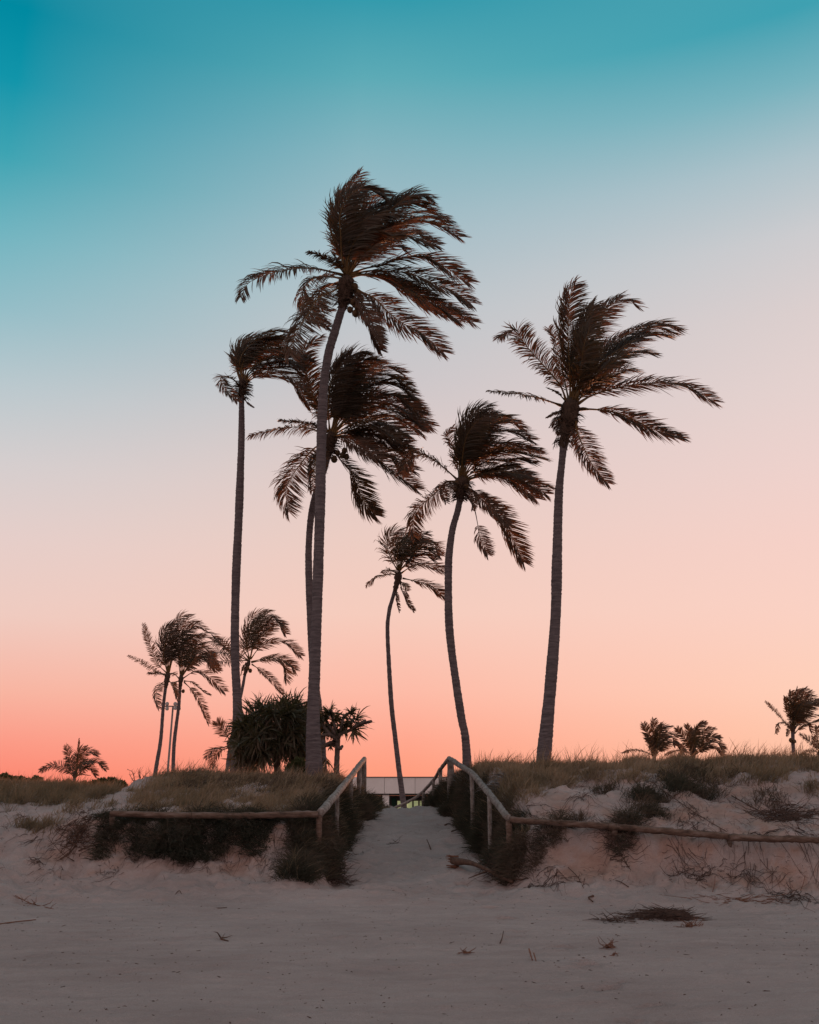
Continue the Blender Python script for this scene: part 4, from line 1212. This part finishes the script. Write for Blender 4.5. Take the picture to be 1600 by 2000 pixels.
def post(root, foot_, px, pytop, Y, r, depth=0.6, mat=None, lean=(0, 0), zoff=0.0):
    tp = W(px, pytop, Y); tp[2] += zoff
    gz = float(H(np.array([tp[0]]), np.array([Y]), False)[0])
    lo = np.array([tp[0] + lean[0], Y + lean[1], min(gz - 0.25, tp[2] - depth)])
    mb = MB(); log(mb, [lo, (lo + tp) / 2, tp], r, r * 0.95, 8, 10, 0.004)
    o = mb.build('post', mat or M_LOG, root, loc=foot_); o.location = (0, 0, 0)


def rail(root, foot_, pts, r0, r1, mat=None, label=None):
    mb = MB(); log(mb, [W(*p) for p in pts], r0, r1, 26, 12)
    o = mb.build('rail', mat or M_LOG, root, loc=foot_); o.location = (0, 0, 0)
    if label: o['label'] = label


LC = W(625, 1588, 22.0)
f1 = thing('log_fence', tuple(LC - np.array([0, 0, 1.3])), 'rounded log fence along the left dune edge and up the left side of the path', 'fence')
l0 = np.array(f1.location)
rail(f1, l0, [(216, 1589, 21.85), (330, 1592, 21.85), (470, 1593, 21.88), (622, 1590, 21.95)], 0.068, 0.080, M_LOG_BROWN)
rail(f1, l0, [(626, 1588, 22.0), (668, 1538, 26.3), (712, 1482, 34.0)], 0.095, 0.088)
post(f1, l0, 220, 1592, 22.1, 0.07, 0.9, M_LOG_BROWN)
post(f1, l0, 420, 1600, 22.15, 0.06, 0.7, M_LOG_BROWN)
post(f1, l0, 624, 1592, 22.05, 0.075, 1.25, M_LOG_BROWN)
post(f1, l0, 659, 1553, 25.3, 0.06, 0.6)
post(f1, l0, 686, 1520, 28.8, 0.065, 0.9)
post(f1, l0, 702, 1498, 31.8, 0.08, 1.1)
post(f1, l0, 711.5, 1482, 34.0, 0.095, 1.3)

RC = W(992, 1596, 22.0)
f2 = thing('log_fence', tuple(RC - np.array([0, 0, 1.3])), 'rounded log fence up the right side of the path and sagging along the right dune', 'fence')
l1 = np.array(f2.location)
rail(f2, l1, [(993, 1598, 22.0), (958, 1553, 24.4), (923, 1511, 27.8)], 0.082, 0.088)
rail(f2, l1, [(923, 1511, 27.8), (905, 1499, 30.3), (877, 1481, 34.0)], 0.088, 0.085)
rail(f2, l1, [(877, 1481, 34.0), (867, 1494, 35.0), (858, 1505, 36.2)], 0.07, 0.065)
rail(f2, l1, [(858, 1505, 36.2), (848, 1522, 37.3), (828, 1545, 39.3)], 0.065, 0.065)
rail(f2, l1, [(828, 1545, 39.3), (805, 1562, 41.3), (770, 1578, 44.0)], 0.065, 0.06)
rail(f2, l1, [(996, 1601, 22.0), (1080, 1607, 21.82), (1200, 1614, 21.5)], 0.072, 0.075, M_LOG_BROWN)
rail(f2, l1, [(1190, 1614, 21.5), (1320, 1625, 21.15), (1440, 1635, 20.8)], 0.078, 0.072, M_LOG_BROWN)
rail(f2, l1, [(1425, 1636, 20.8), (1520, 1638, 20.55), (1660, 1643, 20.2)], 0.075, 0.07, M_LOG_BROWN)
rail(f2, l1, [(1645, 1643, 20.2), (1760, 1648, 20.1), (1900, 1652, 20.1)], 0.075, 0.07, M_LOG_BROWN)
post(f2, l1, 1655, 1644, 20.25, 0.07, 0.6, M_LOG_BROWN)
post(f2, l1, 994, 1602, 22.06, 0.075, 1.2, M_LOG_BROWN)
post(f2, l1, 956, 1556, 24.3, 0.06, 1.0)
post(f2, l1, 922, 1514, 27.8, 0.065, 0.9)
post(f2, l1, 880, 1484, 34.0, 0.13, 1.3)
post(f2, l1, 860.5, 1504, 36.2, 0.085, 1.2)
post(f2, l1, 847, 1524, 37.3, 0.075, 1.2)
post(f2, l1, 827, 1547, 39.3, 0.07, 1.2)
post(f2, l1, 1200, 1614, 21.5, 0.075, 0.5, M_LOG_BROWN)
post(f2, l1, 1424, 1634, 21.15, 0.07, 0.5, M_LOG_BROWN)
mb = MB()
for k in range(9):
    fr_ = k / 8
    a_ = W(884 + fr_ * 36, 1490 + fr_ * 24, 33.4 - fr_ * 5.2)
    b__ = a_ + np.array([0.15, 0, -0.9])
    mb.add(*tube(np.array([a_, b__]), 0.0045, 4))
for k in range(5):
    a_ = W(884, 1492, 33.4) - np.array([0, 0, 0.16 * k]); b__ = W(920, 1514, 28.2) - np.array([0, 0, 0.16 * k])
    mb.add(*tube(np.array([a_, b__]), 0.0045, 4))
o = mb.build('wire_mesh', M_WIRE, f2, loc=l1); o.location = (0, 0, 0)

# ------------------------------------------------------------------ beach building beyond the crest
YBd = 62.0
k = mpp(1550, YBd)


def bx_(px): return (px - 800) / F * (YBd / (CP - (1000 - 1550) / F * SP))


def bz_(py): return W(800, py, YBd)[2]


bl = thing('beach_building', (bx_(800), YBd, 0.3), 'low flat roofed pale building seen through the gap behind the path crest', 'building')
b0 = np.array(bl.location)


def bpart(name, mat, x0, x1, y0, y1, z0, z1, parent=None):
    v, q = box(x0, x1, y0, y1, z0, z1)
    o = MB().add(v, q).build(name, mat, parent or bl, smooth=False, loc=b0); o.location = (0, 0, 0)
    return o


zt, zb = bz_(1519), bz_(1550)
edges = [700, 751, 811, 867, 925, 985]
for a_, b_ in zip(edges[:-1], edges[1:]):
    bpart('fascia_panel', M_CONC, bx_(a_) + 0.012, bx_(b_) - 0.012, YBd - 0.08, YBd, zb, zt)
bpart('roof', M_CONC, bx_(690), bx_(990), YBd + 0.003, YBd + 9, zb + 0.1, zt + 0.04)
bpart('roof_cap', M_MULL, bx_(697), bx_(990), YBd - 0.12, YBd - 0.004, zt + 0.003, zt + 0.055)
# raking left end of the fascia
xa, xb = bx_(655), bx_(700)
v = np.array([(xa, YBd + 3, zb), (xb, YBd - 0.08, zb), (xb, YBd - 0.08, zt), (xa, YBd + 3, zt - 0.08), (xa, YBd + 3.2, zb), (xb, YBd + 0.1, zb), (xb, YBd + 0.1, zt), (xa, YBd + 3.2, zt - 0.08)])
q = np.array([(0, 1, 2, 3), (5, 4, 7, 6), (3, 2, 6, 7), (0, 4, 5, 1), (0, 3, 7, 4), (1, 5, 6, 2)])
o = MB().add(v, q).build('fascia_panel', M_CONC, bl, smooth=False, loc=b0); o.location = (0, 0, 0)
bpart('soffit', M_SOFFIT, bx_(700), bx_(985), YBd + 0.004, YBd + 2.4, zb - 0.06, zb - 0.003)
bpart('wall', M_SOFFIT, bx_(700), bx_(985), YBd + 2.4, YBd + 8.9, 0.3, zb - 0.065)
bpart('column', M_WHITE, bx_(747), bx_(760), YBd + 0.1, YBd + 0.5, 0.3, zb - 0.065)
bpart('column', M_WHITE, bx_(905), bx_(918), YBd + 0.1, YBd + 0.5, 0.3, zb - 0.065)
bpart('door', M_DOOR, bx_(764), bx_(773), YBd + 2.33, YBd + 2.397, 0.5, bz_(1557))
wx = [706, 722, 738, 752]
wx2 = [774, 784, 793, 807, 819, 831, 843, 856, 868]
for xl in (wx, wx2):
    for a_, b_ in zip(xl[:-1], xl[1:]):
        fr_ = bpart('window', M_MULL, bx_(a_), bx_(b_), YBd + 2.30, YBd + 2.396, 1.1, bz_(1561))
        bpart('pane', M_PANE, bx_(a_) + 0.05, bx_(b_) - 0.05, YBd + 2.27, YBd + 2.297, 1.2, bz_(1563), fr_)

# ------------------------------------------------------------------ floodlight pole
YL = 62.0
lp = W(325, 1528, YL); lp[2] = 1.2
fl_ = thing('floodlight_pole', tuple(lp), 'thin floodlight pole with crossarm between two distant palms', 'light pole')
tp = W(338, 1381, YL)
v, q, t_ = tube(np.array([lp, (lp + tp) / 2, tp]), [0.085, 0.07, 0.055], 8)
o = MB().add(v, q, t_).build('pole', M_METAL, fl_, loc=lp); o.location = (0, 0, 0)
ca, cb = W(316, 1379.5, YL), W(353, 1379.5, YL)
v, q, t_ = tube(np.array([ca, cb]), 0.04, 6)
o = MB().add(v, q, t_).build('crossarm', M_METAL, fl_, loc=lp); o.location = (0, 0, 0)
for (x, y) in [(319, 1376), (319, 1384), (327, 1375), (327, 1384), (343, 1375), (343, 1383), (350, 1376), (350, 1384)]:
    c = W(x, y, YL - 0.12)
    P = np.array([c + np.array([0, 0.14, 0]), c + np.array([0, 0.05, 0]), c + np.array([0, -0.06, 0]), c + np.array([0, -0.10, 0])])
    v, q, t_ = tube(P, [0.05, 0.11, 0.125, 0.115], 10)
    o = MB().add(v, q, t_).build('floodlight', M_LAMPW, fl_, loc=lp); o.location = (0, 0, 0)


# ------------------------------------------------------------------ shrubs on the far left skyline
def shrub(cpts, n, label, leaf=0.05, seed=0, Y=33.0):
    rs = np.random.default_rng(seed)
    c0 = W(cpts[0][0], cpts[0][1], Y)
    gz = float(H(np.array([c0[0]]), np.array([Y]), False)[0])
    foot = np.array([c0[0], Y, gz - 0.05])
    root = thing('shrub', tuple(foot), label, 'shrub')
    leaves, st = MB(), MB()
    for (px, py, r) in cpts:
        c = W(px, py, Y + rs.uniform(-0.3, 0.3)); rr = r * mpp(py, Y)
        m_ = int(n * (r / 15) ** 2)
        d = norm(rs.normal(0, 1, (m_, 3))); rad = rr * rs.uniform(0.3, 1.0, m_) ** 0.5 * (1 + 0.25 * vn(d[:, 0] * 3 + px, d[:, 2] * 3, seed))
        P0 = c + d * rad[:, None]
        D0 = norm(d + rs.normal(0, 0.6, (m_, 3)) + np.array([0, 0, 0.3]))
        v, q, t_ = strips(P0, D0, rs.normal(0, 0.4, (m_, 3)), leaf * rs.uniform(0.7, 1.4, m_), leaf * 0.28 * rs.uniform(0.8, 1.2, m_), norm(rs.normal(0, 1, (m_, 3))), 2, 1.0)
        leaves.add(v, q, t_, rs.random())
        for j in range(5):
            e_ = c + norm(rs.normal(0, 1, 3)) * rr * 0.7
            v, q, t_ = tube(np.array([foot + (c - foot) * 0.1, (foot + e_) / 2 + rs.normal(0, 0.05, 3), e_]), [0.02, 0.014, 0.006], 5)
            st.add(v, q, t_)
    o = leaves.build('foliage', M_SHRUB, root, smooth=False, loc=foot); o.location = (0, 0, 0)
    o = st.build('stem', M_PBARK, root, loc=foot); o.location = (0, 0, 0)


shrub([(10, 1528, 16), (-15, 1530, 18), (35, 1532, 14), (55, 1535, 13)], 1500, 'low rounded green shrub at the left edge of the skyline', 0.07, 1, 31.0)
shrub([(70, 1530, 13), (82, 1538, 10)], 1400, 'small round shrub just left of the low young palm', 0.07, 2, 33.0)
shrub([(200, 1534, 13), (185, 1538, 12), (218, 1533, 13), (235, 1537, 12), (165, 1538, 10)], 1400, 'row of low round leafy shrubs beside the bare sand patch', 0.09, 3, 36.0)
shrub([(130, 1538, 12), (150, 1542, 11)], 1100, 'low dark shrub below the young left palm', 0.08, 5, 34.0)
shrub([(585, 1498, 16), (570, 1505, 12), (600, 1508, 12)], 900, 'small dark shrub at the foot of the tallest trunk', 0.08, 6, 31.0)


def bare_twigs(px, py, Y, stems, label, seed):
    rs = np.random.default_rng(seed)
    foot = W(px, py, Y)
    root = thing('dead_shrub', tuple(foot), label, 'dead shrub')
    for s_ in stems:
        P = np.array([W(x, y, Y) for x, y in s_])
        R = resample(P, 10); R[1:-1] += rs.normal(0, 0.008, (8, 3))
        mb = MB(); mb.add(*tube(R, np.linspace(0.018, 0.005, 10), 5))
        for j in range(7):
            k_ = rs.integers(2, 9); L_ = rs.uniform(0.08, 0.28)
            d = norm(rs.normal(0, 1, 3) + np.array([0, 0, 0.8]))
            mb.add(*tube(np.array([R[k_], R[k_] + d * L_ * 0.5 + rs.normal(0, 0.015, 3), R[k_] + d * L_]), [0.006, 0.004, 0.002], 4))
        o = mb.build('branch', M_ROOT, root, loc=foot); o.location = (0, 0, 0)


bare_twigs(265, 1535, 34.0, [[(265, 1535), (262, 1518), (257, 1506), (248, 1503)], [(265, 1535), (258, 1520), (252, 1512)]], 'left one of two bare twiggy saplings by the bare sand patch', 4)
bare_twigs(274, 1535, 34.2, [[(274, 1535), (274, 1518), (273, 1502), (276, 1498)], [(274, 1530), (282, 1516), (289, 1510)], [(274, 1520), (270, 1510)]], 'right one of two bare twiggy saplings by the bare sand patch', 5)


# ------------------------------------------------------------------ debris
def stick(name, pts, r0, r1, label, cat, mat=None, lift=0.0, sides=6, twigs=0, seed=0, group=None):
    rs = np.random.default_rng(seed)
    gp = np.array([G(x, y) + np.array([0, 0, h]) for x, y, h in pts])
    R = resample(gp, 14)
    R[:, 2] += r0 * 0.5
    base = gp.mean(0)
    mb = MB(); mb.add(*tube(R, np.linspace(r0, r1, 14) * (1 + 0.1 * rs.normal(0, 1, 14)), sides))
    for j in range(twigs):
        k_ = rs.integers(1, 13); L_ = rs.uniform(0.06, 0.25)
        d = norm(rs.normal(0, 1, 3) * np.array([1, 0.6, 0.4]) + np.array([0, 0, 0.35]))
        mb.add(*tube(np.array([R[k_], R[k_] + d * L_ * 0.5 + rs.normal(0, 0.02, 3), R[k_] + d * L_]), [r1 * 1.0 + 0.002, r1 * 0.7 + 0.001, 0.0015], 4))
    o = mb.build(name, mat or M_DRIFT, loc=base)
    return tag(o, label, cat, group)


# fallen frond stem with a flared base
gp = [G(887, 1697) + np.array([0, -0.1, 0.14]), G(905, 1699) + np.array([0, -0.1, 0.17]), G(925, 1704) + np.array([0, -0.15, 0.18]), G(950, 1712) + np.array([0, -0.2, 0.15]), G(972, 1720) + np.array([0, -0.2, 0.10]), G(1000, 1726) + np.array([0, -0.2, 0.04])]
R = resample(gp, 22)
rr = np.interp(np.linspace(0, 1, 22), [0, 0.04, 0.2, 0.4, 1], [0.09, 0.085, 0.062, 0.045, 0.028])
v, q, t_ = tube(R, rr, 14)
v[:14] += RNG.normal(0, 0.035, (14, 3)); v[14:28] += RNG.normal(0, 0.012, (14, 3))
ff = thing('fallen_frond_stem', tuple(gp[3]), 'fallen palm frond stem with flared orange base at the foot of the right fence corner', 'palm stem')
g0 = np.array(ff.location)
o = MB().add(v, q, t_).build('stem', M_DRIFT, ff, loc=g0); o.location = (0, 0, 0)
for (dx_, dz_, k_) in [(-0.45, -0.10, 13), (0.25, 0.20, 16), (-0.30, 0.16, 17), (0.40, 0.02, 19)]:
    P = resample([R[k_], R[k_] + np.array([dx_ * 0.5, -0.12, dz_ * 0.7]), R[k_] + np.array([dx_, -0.30, dz_ - 0.04])], 9)
    P[:, 2] = np.maximum(P[:, 2], H(P[:, 0], P[:, 1], False) + 0.02)
    v, q, t_ = tube(P, np.linspace(0.024, 0.007, 9) * (1 + 0.1 * RNG.normal(0, 1, 9)), 6)
    o = MB().add(v, q, t_).build('branch', M_DRIFT, ff, loc=g0); o.location = (0, 0, 0)
mb = MB()
for j in range(16):
    a_ = RNG.uniform(0, 2 * math.pi); s_ = R[0] + np.array([0, math.cos(a_) * 0.05, math.sin(a_) * 0.12])
    mb.add(*tube(np.array([s_ + np.array([0.10, 0, 0]), s_, s_ + np.array([-RNG.uniform(0.05, 0.20), RNG.normal(0, .01), RNG.normal(0, .02)])]), [0.02, 0.02, 0.006], 4))
o = mb.build('torn_base', M_HUSK, ff, loc=g0); o.location = (0, 0, 0)


def tangle(cpx_, cpy_, wpx, n, h, label, cat, name='root_tangle', mat=None, seed=0, rad=0.006, Ls=(0.15, 0.5), depth=0.35, kind=None, flat=0.0):
    rs = np.random.default_rng(seed); mb = MB()
    c = G(cpx_, cpy_); wm = wpx * mpp(cpy_, c[1]) / 2
    for j in range(n):
        x = c[0] + rs.normal(0, wm * 0.5); y = c[1] + rs.normal(0, depth * 0.4)
        z = float(H(np.array([x]), np.array([y]), False)[0]) + rs.uniform(0, h) * math.exp(-((x - c[0]) / wm) ** 2)
        a_ = rs.uniform(0, 2 * math.pi) if rs.random() > flat else rs.choice([0, math.pi]) + rs.normal(0, 0.35)
        L_ = rs.uniform(*Ls); P = [(x, y, z)]
        el = rs.normal(0, 0.3 * (1 - flat * 0.8))
        for s_ in range(5):
            a_ += rs.normal(0, 0.5 * (1 - 0.5 * flat)); el += rs.normal(0, 0.3 * (1 - flat * 0.8))
            x += math.cos(a_) * L_ / 5; y += math.sin(a_) * L_ / 5 * 0.6; z += math.sin(el) * L_ / 5
            P.append((x, y, z))
        P = np.array(P)
        P[:, 2] = np.maximum(P[:, 2], H(P[:, 0], P[:, 1], False) + 0.004)
        v, q, t_ = tube(P, np.linspace(rad * rs.uniform(0.6, 1.5), rad * 0.4, 6), 4, False)
        mb.add(v, q, t_, rs.random())
    o = mb.build(name, mat or M_ROOT, loc=c)
    return tag(o, label, cat, kind=kind)


tangle(1296, 1794, 100, 900, 0.13, 'long dark clump of matted roots lying on the open sand at right', 'root clump', 'root_clump', seed=1, flat=0.85, Ls=(0.12, 0.4))
tangle(1205, 1798, 70, 40, 0.03, 'thin straggle of stems trailing left from the big root clump', 'stems', 'stem_straggle', seed=2)
tangle(1350, 1811, 34, 50, 0.06, 'small orange brown scrap below the big root clump', 'debris', 'husk_scrap', M_HUSK, seed=3, Ls=(0.05, 0.2), depth=0.1)
tangle(1190, 1852, 26, 26, 0.05, 'small orange tuft of dry stems on the open sand', 'debris', 'husk_scrap', M_HUSK, seed=4, Ls=(0.05, 0.16), depth=0.1)
tangle(1203, 1867, 9, 8, 0.03, 'tiny orange scrap just below the dry tuft', 'debris', 'husk_scrap', M_HUSK, seed=14, Ls=(0.03, 0.07), depth=0.05)
tangle(908, 1862, 22, 16, 0.03, 'small orange curl on the sand left of the upright twigs', 'debris', 'husk_scrap', M_HUSK, seed=5, Ls=(0.04, 0.14), depth=0.08)
tangle(985, 1710, 60, 240, 0.25, 'dark root ball at the foot of the right fence corner post', 'root clump', 'root_clump', seed=6, Ls=(0.2, 0.6))
tangle(155, 1640, 36, 110, 0.3, 'grey brushwood pile leaning on the bare left slope', 'brushwood', 'brushwood_pile', M_DRIFT, seed=7, Ls=(0.25, 0.7), rad=0.008)
tangle(1450, 1762, 150, 60, 0.02, 'reddish runner stems lying across the sand at right', 'stems', 'stem_straggle', M_HUSK, seed=8, flat=0.9, Ls=(0.2, 0.8), rad=0.005, depth=0.3)
tangle(1365, 1712, 90, 60, 0.04, 'low line of broken stems under the right bank', 'stems', 'stem_straggle', seed=9, Ls=(0.1, 0.5))
tangle(75, 1685, 26, 26, 0.08, 'small dark scrap on the left sand below the tussocks', 'debris', 'husk_scrap', seed=10, Ls=(0.05, 0.2), depth=0.1)
tangle(770, 1648, 26, 14, 0.05, 'small forked twig on the sandy gap', 'twig', 'twig', seed=11, Ls=(0.1, 0.25), depth=0.1)

stick('stick', [(-15, 1808, 0), (20, 1804, 0.01), (70, 1797, 0)], 0.012, 0.007, 'straight reddish stick lying at the left edge of the beach', 'stick', M_HUSK, seed=1)
stick('branch', [(30, 1752, 0.02), (60, 1766, 0.01), (105, 1776, 0)], 0.008, 0.006, 'thin branching twig on the upper left beach', 'twig', M_HUSK, twigs=12, seed=2)
stick('branch', [(118, 1682, 0.03), (140, 1668, 0.06), (165, 1640, 0.25)], 0.018, 0.010, 'pale stick poking out below the brushwood pile', 'stick', twigs=8, seed=3)
stick('branch', [(110, 1622, 0.02), (130, 1630, 0.08), (150, 1640, 0.1)], 0.014, 0.007, 'thin stick reaching left from the brushwood pile', 'stick', twigs=10, seed=4)
stick('stick', [(1034, 1870, 0.09), (1037, 1873, 0.04), (1040, 1876, 0)], 0.010, 0.008, 'left of two short reddish twigs standing upright in the sand', 'twig', M_HUSK, seed=5)
stick('stick', [(1043, 1873, 0.06), (1045, 1875, 0.03), (1047, 1878, 0)], 0.008, 0.007, 'right of two short reddish twigs standing upright in the sand', 'twig', M_HUSK, seed=6)
stick('stick', [(1565, 1751, 0.10), (1570, 1742, 0.12), (1575, 1732, 0.2)], 0.008, 0.006, 'thin twig leaning upright near the right edge of the beach', 'twig', M_HUSK, seed=7)
stick('stick', [(1203, 1722, 0.02), (1215, 1728, 0.03), (1228, 1733, 0)], 0.010, 0.008, 'short dark stick at the foot of the right bank', 'stick', seed=8)
stick('stick', [(1392, 1742, 0.0), (1396, 1733, 0.04), (1398, 1724, 0.1)], 0.008, 0.005, 'short twig standing in the sand below the right bank', 'twig', M_HUSK, seed=9)
stick('stick', [(882, 1627, 0.03), (895, 1624, 0.05), (906, 1616, 0.03)], 0.022, 0.012, 'short dark driftwood piece on the right side of the gap', 'driftwood', twigs=4, seed=10)
stick('stick', [(834, 1650, 0.12), (838, 1654, 0.05), (842, 1660, 0)], 0.012, 0.014, 'small upright twig in the middle of the sandy gap', 'twig', seed=11)
stick('stick', [(868, 1613, 0.0), (874, 1612, 0.03), (880, 1610, 0)], 0.022, 0.016, 'small dark chip of wood at the upper right of the gap', 'driftwood', seed=12)
stick('stick', [(342, 1748, 0.0), (350, 1744, 0.03), (356, 1749, 0)], 0.007, 0.006, 'small arched dark twig on the beach below the left bank', 'twig', seed=13)
stick('stick', [(418, 1774, 0.0), (430, 1775, 0.01), (443, 1773, 0)], 0.008, 0.006, 'small flat dark twig left of centre on the beach', 'twig', seed=14)
stick('stick', [(428, 1836, 0.05), (434, 1838, 0.02), (446, 1839, 0)], 0.012, 0.008, 'dark knotted twig in the middle left beach', 'twig', twigs=4, seed=15)
stick('stick', [(977, 1843, 0.0), (981, 1839, 0.04), (984, 1835, 0.1)], 0.009, 0.006, 'short dark twig tilted on the sand below the footprints', 'twig', seed=16)
stick('stick', [(1160, 1751, 0.0), (1150, 1758, 0.03), (1158, 1762, 0.0)], 0.018, 0.012, 'small dark lump of bark below the right bank', 'bark', seed=17)
stick('runner_root', [(1110, 1700, 0.05), (1128, 1718, 0.05), (1140, 1735, 0.0)], 0.010, 0.005, 'brown root runner hanging down the right talus', 'root', twigs=8, seed=18)
stick('runner_root', [(1200, 1640, 0.1), (1215, 1680, 0.08), (1245, 1720, 0.0)], 0.012, 0.005, 'long brown root trailing down from the right rail', 'root', twigs=10, seed=19)
stick('runner_root', [(1290, 1545, 0.05), (1360, 1595, 0.06), (1420, 1628, 0.03)], 0.010, 0.006, 'long thin root crossing the right dune face diagonally', 'root', twigs=12, seed=20)
stick('runner_root', [(1430, 1560, 0.05), (1500, 1600, 0.08), (1590, 1635, 0.03)], 0.014, 0.008, 'thicker root slanting down to the right rail end', 'root', twigs=16, seed=21)
tangle(1530, 1600, 100, 240, 0.12, 'dark root mat slanting down the slope at the right edge', 'root clump', 'root_clump', seed=22, Ls=(0.2, 0.8), depth=0.8, flat=0.5)
tangle(1205, 1630, 40, 200, 0.1, 'brown root mat hanging over the middle of the right rail', 'root clump', 'root_clump', seed=23, Ls=(0.2, 0.6), depth=0.4)

tangle(640, 1700, 60, 300, 0.3, 'dark root fringe at the foot of the left fence corner post', 'root clump', 'root_clump', seed=31, Ls=(0.2, 0.55))
# dry grey fallen frond leaves in the grass near the right rail
c = W(985, 1545, 25.8); c[2] = float(H(np.array([c[0]]), np.array([c[1]]), False)[0]) + 0.12
M_ = 90
D0 = norm(np.stack([RNG.normal(-0.3, 0.8, M_), RNG.normal(-0.5, 0.5, M_), RNG.uniform(0, 0.7, M_)], 1))
v, q, t_ = strips(c + RNG.normal(0, 0.12, (M_, 3)), D0, np.tile([0, 0, -0.9], (M_, 1)), RNG.uniform(0.3, 0.65, M_), RNG.uniform(0.008, 0.018, M_), RNG.normal(0, 1, (M_, 3)), 4)
o = MB().add(v, q, t_).build('dry_leaf_heap', M_GREYLEAF, smooth=False, loc=c)
tag(o, 'heap of grey dry strap leaves in the grass behind the right rail', 'dead leaves')

# beach litter: chips, seeds and tiny twigs nobody could count
mb = MB(); rs = np.random.default_rng(77)
n = 1500
Yl = rs.uniform(7, 23, n); Xl = rs.uniform(-0.46, 0.46, n) * Yl
Xl2 = rs.normal(0.3, 1.2, 260); Yl2 = rs.uniform(19, 30, 260)
Xl, Yl = np.append(Xl, Xl2), np.append(Yl, Yl2)
Zl = H(Xl, Yl)
for x, y, z in zip(Xl, Yl, Zl):
    a_ = rs.uniform(0, math.pi); L_ = (0.006 + 0.022 * rs.random() ** 2.5) * (2.0 if rs.random() < 0.05 else 1); r_ = rs.uniform(0.0025, 0.006)
    d = np.array([math.cos(a_), math.sin(a_), rs.uniform(-0.1, 0.3)]) * L_
    p = np.array([x, y, z + r_ * 0.6])
    v, q, t_ = tube(np.array([p - d, p + rs.normal(0, 0.004, 3), p + d]), [r_ * 0.5, r_, r_ * 0.5], 4)
    mb.add(v, q, t_, rs.random())
o = mb.build('beach_litter', M_DRIFT)
tag(o, 'scattered dark chips and tiny twigs over the beach sand', 'litter', kind='stuff')
